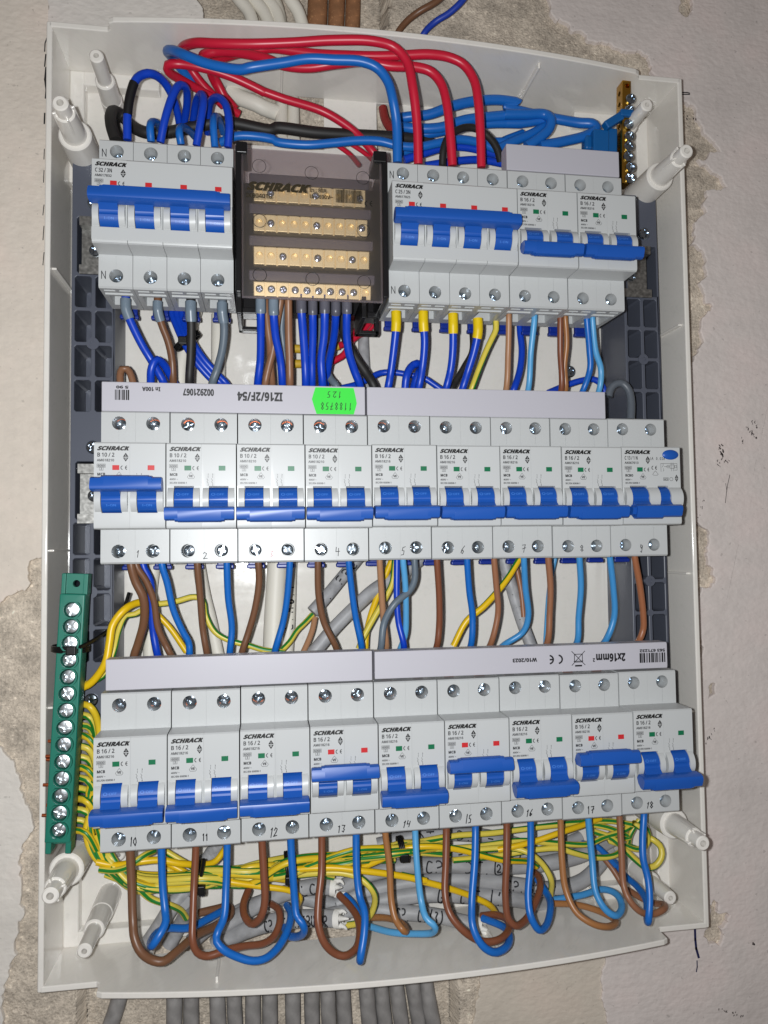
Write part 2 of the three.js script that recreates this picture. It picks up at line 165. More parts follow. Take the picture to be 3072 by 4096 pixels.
    if (k === 'right' || k === 'left') for (const m of [{"c":"ink","w":1.7,"p":[[382.8,-345.2],[382.8,-351.5],[383.3,-357.8],[384.9,-363.7]],"z":-83},{"c":"ink","w":0.8,"p":[[383.6,-366.3],[383.6,-370.3],[382.9,-373.4]],"z":-83},{"c":"pen","w":0.7,"p":[[-51.8,259.3],[-53.1,255.2],[-53.3,249.7]],"z":-83},{"c":"pen","w":0.8,"p":[[-52.6,247.5],[-53.2,239.7]],"z":-83},{"c":"pen","w":1.2,"p":[[-52.3,238.7],[-52.9,230.9],[-52.0,223.8],[-52.4,218.7]],"z":-83},{"c":"pen","w":0.9,"p":[[-52.9,208.2],[-53.1,201.6]],"z":-83},{"c":"pen","w":0.5,"p":[[-52.9,184.6],[-53.1,178.0]],"z":-83},{"c":"pen","w":0.5,"p":[[-53.0,170.4],[-53.2,162.7]],"z":-83},{"c":"pen","w":0.5,"p":[[-52.8,147.8],[-53.4,141.2]],"z":-83},{"c":"pen","w":0.5,"p":[[-52.7,133.9],[-53.2,124.9]],"z":-83},{"c":"pen","w":0.5,"p":[[-52.5,116.7],[-53.1,108.6]],"z":-83},{"c":"pen","w":0.8,"p":[[391.6,259.6],[397.5,259.9],[399.5,259.6]],"z":-83},{"c":"pen","w":0.8,"p":[[391.5,258.1],[399.5,258.7]],"z":-83},{"c":"scuff","w":0.6265301440287145,"p":[[439.1,7.5],[438.5,6.5]],"z":-83},{"c":"scuff","w":0.5584607824174896,"p":[[443.9,2.8],[443.4,2.0]],"z":-83},{"c":"scuff","w":0.41102114038790805,"p":[[440.5,4.9],[440.4,4.5]],"z":-83},{"c":"scuff","w":0.7603523693084357,"p":[[440.5,7.6],[440.5,6.6]],"z":-83},{"c":"scuff","w":0.3982418106862838,"p":[[435.9,10.7],[435.9,9.7]],"z":-83},{"c":"scuff","w":0.8375198520936026,"p":[[437.7,9.4],[437.4,8.3]],"z":-83},{"c":"scuff","w":0.583598943463925,"p":[[443.6,3.1],[443.2,2.5]],"z":-83},{"c":"scuff","w":0.8424168971829713,"p":[[443.9,2.6],[444.0,2.2]],"z":-83},{"c":"scuff","w":0.3966601089770941,"p":[[437.3,10.5],[436.8,9.7]],"z":-83},{"c":"scuff","w":0.40137978930373647,"p":[[440.2,7.7],[440.5,7.0]],"z":-83},{"c":"scuff","w":0.6552833957655262,"p":[[440.7,5.8],[440.1,4.7]],"z":-83},{"c":"scuff","w":0.41673459356846676,"p":[[440.9,5.9],[441.9,5.1]],"z":-83},{"c":"scuff","w":0.5512707718842939,"p":[[441.9,5.3],[441.5,4.5]],"z":-83},{"c":"scuff","w":0.8252198329935945,"p":[[440.3,6.0],[440.3,5.6]],"z":-83},{"c":"scuff","w":0.3601016384245405,"p":[[439.8,6.3],[440.2,5.1]],"z":-83},{"c":"scuff","w":0.5285902596867413,"p":[[442.0,3.6],[442.0,3.1]],"z":-83},{"c":"scuff","w":0.7013245999976664,"p":[[441.0,15.2],[440.5,14.2]],"z":-83},{"c":"scuff","w":0.5412531591321068,"p":[[444.0,10.4],[444.2,9.9]],"z":-83},{"c":"scuff","w":0.5162119903609982,"p":[[442.6,14.2],[443.0,13.7]],"z":-83},{"c":"scuff","w":0.7888665286027923,"p":[[444.7,10.3],[444.5,9.8]],"z":-83},{"c":"scuff","w":0.3774098206512408,"p":[[443.4,15.0],[442.9,14.2]],"z":-83},{"c":"scuff","w":0.4132900291413996,"p":[[441.2,13.7],[441.1,12.4]],"z":-83},{"c":"scuff","w":0.37951860009854493,"p":[[443.8,11.8],[444.2,11.0]],"z":-83},{"c":"scuff","w":0.42608594036426206,"p":[[442.8,13.6],[443.3,13.1]],"z":-83},{"c":"scuff","w":0.37180682960587064,"p":[[444.7,12.2],[444.3,11.4]],"z":-83},{"c":"scuff","w":0.40560196723623065,"p":[[432.8,-0.2],[433.0,-0.5]],"z":-83},{"c":"scuff","w":0.39326243987049814,"p":[[432.0,2.8],[432.0,2.0]],"z":-83},{"c":"scuff","w":0.5982884704792233,"p":[[433.0,0.8],[432.3,-0.3]],"z":-83},{"c":"scuff","w":0.3663947863083773,"p":[[432.4,-1.6],[433.0,-2.1]],"z":-83},{"c":"scuff","w":0.3758025174953391,"p":[[432.3,-0.2],[432.7,-1.1]],"z":-83},{"c":"scuff","w":0.7418966268672225,"p":[[415.7,-13.0],[415.3,-13.8]],"z":-83},{"c":"scuff","w":0.7562408977921941,"p":[[416.5,-7.5],[417.0,-8.5]],"z":-83},{"c":"scuff","w":0.6143397091519963,"p":[[419.9,-15.3],[420.3,-16.1]],"z":-83},{"c":"scuff","w":0.5806162454634147,"p":[[414.9,-5.7],[414.7,-6.1]],"z":-83},{"c":"scuff","w":0.8588335205537067,"p":[[415.9,-9.4],[415.8,-10.5]],"z":-83},{"c":"scuff","w":0.891309850585757,"p":[[415.7,-2.8],[416.7,-3.6]],"z":-83},{"c":"scuff","w":0.4937504084460716,"p":[[413.8,-5.4],[413.5,-6.4]],"z":-83},{"c":"scuff","w":0.831686532610991,"p":[[416.7,-6.7],[416.7,-7.9]],"z":-83},{"c":"scuff","w":0.5166370220197826,"p":[[414.9,-9.3],[414.7,-10.2]],"z":-83},{"c":"scuff","w":0.41711495099692775,"p":[[416.8,-11.4],[416.2,-12.5]],"z":-83},{"c":"scuff","w":0.4934556492813895,"p":[[418.7,-14.2],[419.1,-15.3]],"z":-83},{"c":"scuff","w":0.8610876652452323,"p":[[414.0,-5.0],[414.8,-5.7]],"z":-83},{"c":"scuff","w":0.4113698577072748,"p":[[420.9,-14.1],[421.8,-14.9]],"z":-83},{"c":"scuff","w":0.8941176625348832,"p":[[415.4,-9.2],[415.4,-9.9]],"z":-83},{"c":"scuff","w":0.71948492561535,"p":[[416.1,-9.5],[416.3,-10.2]],"z":-83},{"c":"scuff","w":0.70352304181055,"p":[[416.5,-10.2],[416.3,-10.8]],"z":-83},{"c":"scuff","w":0.5696002266086053,"p":[[414.4,-3.9],[414.6,-4.3]],"z":-83},{"c":"scuff","w":0.48730166966509003,"p":[[414.3,-7.8],[414.9,-8.8]],"z":-83},{"c":"scuff","w":0.9134896894745693,"p":[[416.4,-10.6],[416.5,-11.5]],"z":-83},{"c":"scuff","w":0.5350278060621287,"p":[[416.3,-6.2],[416.5,-6.5]],"z":-83},{"c":"scuff","w":0.44692256013723675,"p":[[416.7,-10.4],[416.1,-11.5]],"z":-83},{"c":"scuff","w":0.6070484366500515,"p":[[416.8,-6.7],[417.3,-7.9]],"z":-83},{"c":"scuff","w":0.5254505331165461,"p":[[417.5,-15.0],[417.4,-16.0]],"z":-83},{"c":"scuff","w":0.7210018684081998,"p":[[414.8,-8.0],[415.4,-8.7]],"z":-83},{"c":"scuff","w":0.7901463179113879,"p":[[413.8,-3.1],[414.4,-3.7]],"z":-83},{"c":"scuff","w":0.791865566343755,"p":[[418.4,-14.3],[418.4,-14.7]],"z":-83},{"c":"scuff","w":0.5408938474767322,"p":[[411.8,-14.6],[412.0,-15.2]],"z":-83},{"c":"scuff","w":0.38379936560026323,"p":[[413.6,-18.3],[414.1,-19.2]],"z":-83},{"c":"scuff","w":0.4209864817090814,"p":[[412.4,-13.9],[412.1,-15.0]],"z":-83},{"c":"scuff","w":0.6004830343588888,"p":[[411.9,-17.2],[412.8,-18.1]],"z":-83},{"c":"scuff","w":0.571251016142233,"p":[[413.7,-15.9],[413.8,-16.5]],"z":-83},{"c":"scuff","w":0.45,"p":[[421.5,-25.0],[419.5,-32.0],[418.4,-37.6],[417.2,-45.3]],"z":-83},{"c":"scuff","w":0.4,"p":[[418.0,-31.3],[418.7,-36.9]],"z":-83},{"c":"scuff","w":0.4031952704416884,"p":[[399.9,-43.3],[399.4,-44.4]],"z":-83},{"c":"scuff","w":0.48992997556430207,"p":[[400.6,-43.5],[400.7,-43.9]],"z":-83},{"c":"scuff","w":0.47808047673098564,"p":[[397.9,-48.0],[397.7,-48.4]],"z":-83},{"c":"scuff","w":0.3946473599176039,"p":[[398.9,-49.2],[398.7,-49.7]],"z":-83},{"c":"scuff","w":0.35628758555021894,"p":[[394.9,-55.6],[395.5,-56.1]],"z":-83},{"c":"scuff","w":0.4284804097464124,"p":[[396.7,-54.0],[396.9,-54.4]],"z":-83},{"c":"scuff","w":0.4068871263784139,"p":[[399.1,-47.8],[398.7,-49.0]],"z":-83},{"c":"scuff","w":0.731747945022116,"p":[[417.1,-407.0],[417.0,-407.4]],"z":-83},{"c":"scuff","w":0.6256986044154846,"p":[[412.6,-405.6],[412.5,-406.1]],"z":-83},{"c":"scuff","w":0.587875992868496,"p":[[417.3,-406.7],[417.2,-407.0]],"z":-83},{"c":"scuff","w":0.40551085781026697,"p":[[405.0,-402.1],[405.0,-402.3]],"z":-83},{"c":"scuff","w":0.516550487834254,"p":[[404.7,-402.8],[405.2,-403.3]],"z":-83},{"c":"scuff","w":0.6838188960224875,"p":[[410.5,-405.8],[410.2,-406.2]],"z":-83},{"c":"scuff","w":0.5111280549977079,"p":[[402.8,-401.8],[403.2,-402.5]],"z":-83},{"c":"scuff","w":0.7740538461459298,"p":[[409.5,-403.8],[409.8,-404.4]],"z":-83},{"c":"scuff","w":0.6480945582428698,"p":[[399.0,-400.4],[398.9,-401.1]],"z":-83},{"c":"scuff","w":0.7883167385722596,"p":[[415.8,-406.8],[415.4,-407.5]],"z":-83},{"c":"scuff","w":0.6864791772676841,"p":[[404.2,-402.5],[404.3,-403.2]],"z":-83},{"c":"scuff","w":0.46682887870228673,"p":[[401.5,-400.4],[401.4,-401.0]],"z":-83},{"c":"scuff","w":0.43231423555873816,"p":[[409.1,-404.1],[409.4,-404.5]],"z":-83},{"c":"scuff","w":0.5459674010832718,"p":[[411.7,-403.8],[411.5,-404.2]],"z":-83},{"c":"scuff","w":0.4091164716541382,"p":[[399.1,-213.5],[400.0,-214.3]],"z":-83},{"c":"scuff","w":0.42032215523869665,"p":[[392.9,-218.2],[393.0,-218.6]],"z":-83},{"c":"scuff","w":0.6588266300102517,"p":[[398.6,-212.2],[398.3,-213.3]],"z":-83},{"c":"scuff","w":0.4193348862737347,"p":[[398.0,-212.3],[398.7,-213.0]],"z":-83},{"c":"scuff","w":0.4599015891016473,"p":[[397.1,-212.5],[397.5,-213.4]],"z":-83},{"c":"scuff","w":0.5169050211998503,"p":[[400.1,-210.1],[400.4,-210.9]],"z":-83},{"c":"scuff","w":0.5173223250130168,"p":[[392.2,-218.2],[391.8,-219.0]],"z":-83},{"c":"scuff","w":0.5374947408135973,"p":[[398.4,-211.9],[398.8,-212.7]],"z":-83},{"c":"scuff","w":0.3779295075761055,"p":[[402.6,-208.1],[402.9,-208.6]],"z":-83},{"c":"scuff","w":0.6555671476975358,"p":[[402.6,-206.5],[402.3,-206.9]],"z":-83},{"c":"scuff","w":0.6204636470340875,"p":[[397.1,-213.1],[397.1,-214.1]],"z":-83},{"c":"scuff","w":0.658481129438531,"p":[[395.7,-216.6],[395.8,-217.1]],"z":-83},{"c":"scuff","w":1.0255287587713364,"p":[[426.9,-357.9],[426.7,-358.7]],"z":-83},{"c":"scuff","w":1.0423563794789257,"p":[[427.7,-358.7],[427.7,-359.1]],"z":-83},{"c":"scuff","w":0.8377216704825203,"p":[[427.5,-358.7],[428.0,-359.2]],"z":-83},{"c":"scuff","w":0.5971003972796104,"p":[[394.8,245.3],[394.9,244.8]],"z":-83},{"c":"scuff","w":0.4319019396045125,"p":[[394.0,243.5],[394.3,243.3]],"z":-83},{"c":"scuff","w":0.9518753136763746,"p":[[402.1,240.7],[401.9,240.1]],"z":-83},{"c":"scuff","w":0.9572350462153402,"p":[[403.9,240.3],[404.0,239.6]],"z":-83},{"c":"scuff","w":0.9681153702036811,"p":[[396.4,239.8],[396.8,239.6]],"z":-83},{"c":"scuff","w":0.8601445841772895,"p":[[397.3,242.1],[397.3,241.8]],"z":-83}]) if ((m.p[0][0] > 100) === (k === 'right')) mk(m.c === 'scuff' ? 'scuff_mark' : 'pen_mark', S(ribbons([m.p], m.w, m.z + 0.12)), m.c === 'ink' ? M.blueInk : m.c === 'pen' ? M.ink : M.scuff, w);
  }
}

// ---- the enclosure
const encl = thing('enclosure', 'open white plastic distribution box set in the wall, cover removed', 'enclosure', 162, BY0, BACK);
const E = (name, g, m = M.box) => mk(name, S(g.translate(-162, -BY0, -BACK)), m, encl);
const planar = (g, k = 160) => { const p = plain(g), a = p.attributes; for (let i = 0; i < a.position.count; i++) a.uv.setXY(i, (a.position.getX(i) + a.position.getZ(i) * 0.7) / k, (a.position.getY(i) + a.position.getZ(i) * 0.4) / k); return p; };
{
  const T = 3.4, sh = new THREE.Shape([[BX0, BY0], [BX1, BY0], [BX1, BY1], [BX0, BY1]].map(p => new THREE.Vector2(...p)));
  const hole = (x0, x1, y0, y1) => { const h = new THREE.Path([[x0, y0], [x0, y1], [x1, y1], [x1, y0]].map(p => new THREE.Vector2(...p))); sh.holes.push(h); };
  for (const h of [[66.0,128.1,199.6,241.4],[164.9,179.9,202.3,235.8]]) hole(...h);
  E('back_panel', planar(new THREE.ExtrudeGeometry(sh, { depth: 3, bevelEnabled: false }).translate(0, 0, BACK - 3)));
  E('side_wall', planar(bx(BX0, BX0 + T, BY0, BY1, BACK, RIM, 1)));
  E('side_wall', planar(bx(BX1 - T, BX1, BY0, BY1, BACK, RIM, 1)));
  // top and bottom walls with the bowed lips that stand out in front of the rim
  const lip = (arr, y0, y1, slots) => {
    const p = [[BX0 + T - 0.6, BACK + 0.2], ...slots, [BX1 - T + 0.6, BACK + 0.2], [BX1 - T + 0.6, RIM - 0.6], ...arr.map(a => [a[0], a[1]]).reverse(), [BX0 + T - 0.6, RIM - 0.6]];
    const s = new THREE.Shape(p.map(q => new THREE.Vector2(q[0], -q[1])));
    return planar(new THREE.ExtrudeGeometry(s, { depth: y1 - y0 - 1.2, bevelEnabled: true, bevelThickness: 0.6, bevelSize: 0.6, bevelSegments: 2 }).rotateX(-Math.PI / 2).translate(0, y0 + 0.6, 0));
  };
  const arc = (x0, x1, za, zm, ze) => { const o = [[x0 - 2, RIM - 0.6], [x0, RIM + 1.5], [x0 + 0.4, za - 1.5], [x0 + 3, za]]; for (let i = 1; i < 24; i++) { const t = i / 24; o.push([x0 + 3 + (x1 - x0 - 6) * t, za + (ze - za) * t + (zm - (za + ze) / 2) * 4 * t * (1 - t)]); } o.push([x1 - 3, ze], [x1 - 0.4, ze - 1.5], [x1, RIM + 1.5], [x1 + 2, RIM - 0.6]); return o; };
  E('top_wall', lip(arc(-3, 333, -29.5, -19, -33), BY1 - T, BY1, []));
  E('bottom_wall', lip(arc(-6, 330, -27, -11, -24), BY0, BY0 + T, [[18, BACK + 0.2], [18, -62], [150, -62], [150, BACK + 0.2]]));
  // ledges in the corners
  for (const [x, y, sx, sy] of [[BX0 + T, BY1 - T, 1, -1], [BX1 - T, BY1 - T, -1, -1], [BX0 + T, BY0 + T, 1, 1], [BX1 - T, BY0 + T, -1, 1]]) {
    const b = (a, c, d, e) => bx(Math.min(x + sx * a, x + sx * c), Math.max(x + sx * a, x + sx * c), Math.min(y + sy * d, y + sy * e), Math.max(y + sy * d, y + sy * e), BACK - 0.2, -79, 1.2);
    E('corner_ledge', join([planar(b(-0.3, 9, -0.3, 74)), planar(b(8, 56, -0.3, 9))]));
  }
  // thin webs on the walls
  const web = (x0, x1, y0, y1, z0, z1) => E('web', bx(x0, x1, y0, y1, z0, z1, 0.5));
  for (const y of [91, -75, -165]) { web(BX0 + T - 0.2, BX0 + T + 2.6, y, y + 1.4, BACK, RIM - 4); web(BX1 - T - 2.6, BX1 - T + 0.2, y - 20, y - 18.6, BACK, RIM - 4); }
  for (const x of [98, 262]) { web(x, x + 1.6, BY1 - T - 3.2, BY1 - T + 0.2, BACK, -31); web(x - 40, x - 38.4, BY0 + T - 0.2, BY0 + T + 3.2, -60, -25); }
  // cover posts
  const post = (x, y, list) => { const g = []; for (const [r0, r1, z0, z1] of list) { const pts = [[0, z0], [r0, z0], [r1, z1 - 0.7], [r1 - 0.7, z1], [0, z1]].map(p => new THREE.Vector2(...p)); g.push(toCreasedNormals(plain(new THREE.LatheGeometry(pts, 28)), 0.6).rotateX(Math.PI / 2)); } return join(g).translate(x, y, 0); };
  const tipHole = (x, y, z, r) => cylZ(r, z - 8, z + 1, x, y, 18);
  const outer = [[-22, 168], [345, 167.5], [-23.5, -252], [341, -251.5]], inner = [[-7.8, 209], [330.6, 207.5], [-11, -291], [330.4, -291]];
  const sockets = [];
  for (const [x, y] of outer) {
    const g = cut(post(x, y, [[10.2, 9.4, BACK - 0.5, -32], [7, 5.7, -33, -9], [4.6, 4.3, -10, 0]]), [tipHole(x, y, 0, 1.9)]);
    const fins = []; for (let a = 0; a < 4; a++) fins.push(bx(4.2, 6.4, -0.6, 0.6, -22, -6.5, 0.4).rotateZ(a * Math.PI / 2 + 0.4).translate(x, y, 0));
    E('cover_post', join([plain(g), ...fins]));
  }
  for (const [x, y] of inner) {
    E('cover_post', cut(post(x, y, [[7.2, 6.6, BACK - 0.5, -62], [6.2, 5.8, -63, -43], [4.3, 4, -44, -20]]), [tipHole(x, y, -20, 1.5)]));
    E('screw_boss', cut(post(x + (x < 100 ? 8 : -8), y - Math.sign(y) * 30, [[3.9, 3.7, BACK - 0.5, -72]]), [tipHole(x + (x < 100 ? 8 : -8), y - Math.sign(y) * 30, -72, 1.3)]));
  }
}

// ---- racks and rails
const ROWC = [107.8, -41, -190.2], ZR = -50;
const screwGeo = (() => {
  const head = new THREE.LatheGeometry([[0, -1.2], [2.75, -1.2], [2.95, -0.9], [2.95, -0.1], [2.5, 0.45], [1.2, 0.75], [0, 0.8]].map(p => new THREE.Vector2(...p)), 26).rotateX(Math.PI / 2);
  return S(toCreasedNormals(cut(head, [box(0.75, 3.6, 2, 0, 0, 0.75), box(3.6, 0.75, 2, 0, 0, 0.75), box(6.4, 0.8, 1.2, 0, 0, 0.85), cylZ(1.0, -0.5, 2, 0, 0, 12)]), 0.5));
})();
function screw(parent, x, y, z, s = 1, name = 'screw') { const m = mk(name, screwGeo, M.screw, parent); at(m, x, y, z); m.rotation.set(rnd(-0.06, 0.06), rnd(-0.06, 0.06), rnd(0, Math.PI)); m.scale.setScalar(s); return m; }
for (const [x0, x1, side] of [[-27.6, -2.4, 'rack beside the green terminal bar'], [326.3, 351.5, 'rack beside the residual current breaker']]) {
  const o = thing('rail_rack', 'dark grey plastic ' + side, 'rack', (x0 + x1) / 2, -246, BACK + 3, 'dark racks carrying the rails');
  const sh = new THREE.Shape([[x0, -246], [x1, -246], [x1, 162.7], [x0, 162.7]].map(p => new THREE.Vector2(...p)));
  const hole = (a, b, c, d) => { const r = 1.1, p = new THREE.Path(); p.moveTo(a + r, c); p.lineTo(a, c + r); p.lineTo(a, d - r); p.lineTo(a + r, d); p.lineTo(b - r, d); p.lineTo(b, d - r); p.lineTo(b, c + r); p.lineTo(b - r, c); sh.holes.push(p); };
  const cx = [[x0 + 2, x0 + 11.4], [x0 + 13.8, x1 - 2]], rings = [];
  ROWC.forEach((c, i) => {
    for (let k = 0; k < 4; k++) { const top = c - 17 - k * 21.1, bot = top - 18.9; if (bot < -244) continue; for (const [a, b] of cx) hole(a, b, bot, top); if (k === 1) rings.push([(x0 + x1) / 2 - 0.0, bot - 1.1]); }
    hole(x0 + 3, x1 - 0.5, c - 15, c + 19.5);
  });
  const off = g => S(g.translate(-(x0 + x1) / 2, 246, -BACK - 3));
  mk('rack_frame', off(new THREE.ExtrudeGeometry(sh, { depth: 33, bevelEnabled: true, bevelThickness: 0.5, bevelSize: 0.4, bevelOffset: -0.4, bevelSegments: 2 }).translate(0, 0, ZR - 33.5)), M.rack, o);
  mk('rack_floor', off(bx(x0 + 0.6, x1 - 0.6, -245, 162, BACK - 0.4, BACK + 8)), M.rack, o);
  for (const [x, y] of rings) mk('screw_ring', off(cut(cylZ(3.6, ZR - 20, ZR + 0.5, x, y), [cylZ(1.5, ZR - 12, ZR + 2, x, y)])), M.rack, o);
  for (const c of ROWC) { const xs = x0 < 100 ? x0 + 13 : x1 - 9.5; const s = screw(o, xs - (x0 + x1) / 2, c + 28 + 246, ZR - BACK - 3 + 1.2, 1.35, 'rack_screw'); s.userData.label = 'zinc screw holding the rack'; }
}
ROWC.forEach((c, i) => {
  const o = thing('mounting_rail', ['steel mounting rail of the top row, ends bare at both racks', 'steel mounting rail behind the middle row of breakers', 'steel mounting rail behind the bottom row of breakers'][i], 'rail', 160, c - 17.5, -52, 'steel mounting rails');
  const y = 17.5, p = [[0, y - 13], [0, y + 13], [-0 + 6.4, y + 13], [6.4, y + 17.5], [7.5, y + 17.5], [7.5, y + 12], [1.1, y + 12], [1.1, y - 12], [7.5, y - 12], [7.5, y - 17.5], [6.4, y - 17.5], [6.4, y - 13]];
  const rg = prof(p, -182, 183.5, 0); for (let i = 0; i < rg.attributes.uv.count; i++) rg.attributes.uv.setXY(i, rg.attributes.position.getX(i) / 40, rg.attributes.position.getY(i) / 40);
  mk('rail_profile', S(rg), M.rail, o);
  for (const x of [-174, 172]) screw(o, x, y - 1, 2.2, 1.2, 'rail_screw');
});

// ---- breakers
const H = 82, FZ = 16.6, TOPF = 63, BOTF = 18.2, PV = 33.2;
const bodyProfile = [[-40, 3], [-38, 0.6], [-1, 0], [0, 0.9], [0, BOTF], [15.2, BOTF], [16.2, BOTF + 0.5], [FZ, BOTF + 1.6], [FZ, TOPF - 0.7], [FZ - 0.7, TOPF], [0, TOPF], [0, 81.3], [-0.7, 82], [-38, 82], [-40, 80], [-40, 61], [-45, 61], [-45, 22], [-40, 22]];
const BORE = [[9.3, 75.6], [9.3, 6.7]];
function housing(w, poles, levers) {
  const cuts = [];
  for (let k = 0; k < poles; k++) {
    const x = k * 18;
    for (const [bx_, by] of BORE) cuts.push(cylZ(3.65, -12.5, 2, x + bx_, by, 26));
    cuts.push(bx(x + 3, x + 15, -1, 9, -30, -13.6), bx(x + 3, x + 15, 73, 83, -30, -13.6));
    cuts.push(bx(x + 2, x + 8, -1, 1.4, -5.4, -3.2), bx(x + 10, x + 16, -1, 1.4, -5.4, -3.2), bx(x + 1.4, x + 16.4, -1, 1.1, -11.5, -7.4));
    cuts.push(bx(x + 9.22, x + 9.38, 9.5, BOTF - 0.6, -0.25, 0.4), bx(x + 9.22, x + 9.38, TOPF + 0.6, 72, -0.25, 0.4));
  }
  for (const [a, b] of levers) cuts.push(bx(a, b, 26.4, 40.4, 11.5, 18));
  return S(toCreasedNormals(cut(prof(bodyProfile, 0.17, w - 0.17, 0), cuts), 0.45));
}
const poleGeo = housing(18, 1, [[4, 14]]), rcboGeo = housing(36, 2, [[4.6, 14.8], [21.6, 28]]);
const segArc = (R, cz, zmin, n = 18) => { const a = Math.acos((zmin - cz) / R), o = []; for (let i = 0; i <= n; i++) { const t = a - 2 * a * i / n; o.push([cz + R * Math.cos(t), PV + R * Math.sin(t)]); } return o; };
const guardGeo = w => S(prof(segArc(7.35, 12.75, 16.3), 0, w, 0.8));
const GUARD = { a: guardGeo(3.15), b: guardGeo(3.2) };
const drum = (x0, x1) => prof([...segArc(6.9, 12.7, 12).slice(0, 9), [12.7 + 6.4, PV + 0.5], [12.7 + 6.35, PV - 0.3], ...segArc(6.9, 12.7, 12).slice(10), [11.6, PV - 6], [11.6, PV + 6]], x0, x1, 0.4);
// d runs towards the side the handle points to
const side = (on, pts) => { const o = pts.map(([d, z]) => [z, PV + (on ? d : -d)]); return o; };
const ARM = [[0.5, 18.5], [2.5, 20.4], [4, 22], [6, 25], [10, 23], [7, 18], [2, 15]];
const BAR = [[3.8, 20.2], [4, 25.4], [4.9, 27.1], [6.5, 27.6], [10.3, 26.1], [11.1, 24.6], [10.9, 22.6], [9, 19.9], [6, 18.4]];
const BARM = BAR.map(([d, z]) => [d > 8 ? d + 0.9 : d, z + 0.02]);
const leverGeo = (on, x0, x1) => S(join([drum(x0, x1), prof(side(on, ARM), x0, x1, 0.4)]));
function barGeo(on, x0, x1, m0, m1) {
  const taper = (P, a, b, k) => { const g = prof(side(on, P), a, b, 0.7); return g; };
  const end = (P, xa, xb) => { const Q = side(on, P), cz = 22.8, cy = PV + (on ? 7.2 : -7.2); return prof(Q.map(([z, y]) => [cz + (z - cz) * 0.94, cy + (y - cy) * 0.94]), xa, xb, 0.7); };
  return S(join([taper(BAR, x0 + 0.35, x1 - 0.35), end(BAR, x0, x1), taper(BARM, m0, m1), end(BARM, m0 - 1.6, m1 + 1.6)]));
}
const LEV = { true: leverGeo(true, 4.25, 13.75), false: leverGeo(false, 4.25, 13.75) };
const BARS = { 2: { true: barGeo(true, 0.3, 35, 7, 28.5), false: barGeo(false, 0.3, 35, 7, 28.5) }, 4: { true: barGeo(true, 0.2, 71, 7.5, 64) } };
const latchGeo = S(join([bx(-4.6, 4.6, -3.6, 6, -2, 1.4, 0.8), bx(-5.4, 5.4, -4.8, -2.2, -1.4, 2.6, 0.8)]));
const winGeo = S(bx(-1.7, 1.7, -1.25, 1.25, -0.35, 0.12, 0.1));
// printed faces
const PXM = 20;
const logo = (c, x, y, w, h, col = '#111') => { c.save(); c.fillStyle = col; c.font = 'italic 900 100px sans-serif'; const m = c.measureText('SCHRACK').width; c.translate(x, y); c.scale(w / m, h / 73); c.transform(1, 0, -0.12, 1, 0, 0); c.lineWidth = 7; c.strokeStyle = col; c.strokeText('SCHRACK', 0, 0); c.fillText('SCHRACK', 0, 0); c.restore(); };
const txt = (c, s, x, y, w, h, weight = '500', col = '#101014') => { c.save(); c.fillStyle = col; c.font = weight + ' 100px sans-serif'; const m = c.measureText(s).width; c.translate(x, y); c.scale(w / m, h / 73); c.lineWidth = 5; c.strokeStyle = col; c.strokeText(s, 0, 0); c.fillText(s, 0, 0); c.restore(); };
const ce = (c, x, y, w, h, col = '#222', lw = 0.1) => { c.save(); c.strokeStyle = col; c.lineWidth = h * 0.17; const r = h / 2 * 0.92; for (const q of [0, 1]) { c.beginPath(); c.arc(x + r + q * w * 0.56, y + h / 2, r, Math.PI * 0.55, Math.PI * 1.45); c.stroke(); } c.beginPath(); c.moveTo(x + w * 0.56 + r * 0.1, y + h / 2); c.lineTo(x + w * 0.56 + r * 0.85, y + h / 2); c.stroke(); c.restore(); };
const diamond = (c, x, y, w, h) => { c.fillStyle = '#161616'; for (const s of [0, 1]) { c.beginPath(); c.moveTo(x, y + (s ? h * 0.54 : h * 0.46)); c.lineTo(x + w, y + (s ? h * 0.54 : h * 0.46)); c.lineTo(x + w / 2, s ? y + h : y); c.fill(); } c.strokeStyle = HC; c.lineWidth = w * 0.09; c.beginPath(); c.moveTo(x + w / 2, y + h * 0.2); c.lineTo(x + w / 2, y + h * 0.42); c.stroke(); c.beginPath(); c.arc(x + w / 2, y + h * 0.66, w * 0.13, 0, 7); c.stroke(); };
const bars = (c, x, y, w, h, col, n, sd) => { let s = sd; c.fillStyle = col; let p = x; while (p < x + w) { s = (s * 48271) % 2147483647; const b = w / n * (0.3 + (s % 100) / 70); c.fillRect(p, y, Math.min(b, x + w - p), h); s = (s * 48271) % 2147483647; p += b + w / n * (0.25 + (s % 100) / 110); } };
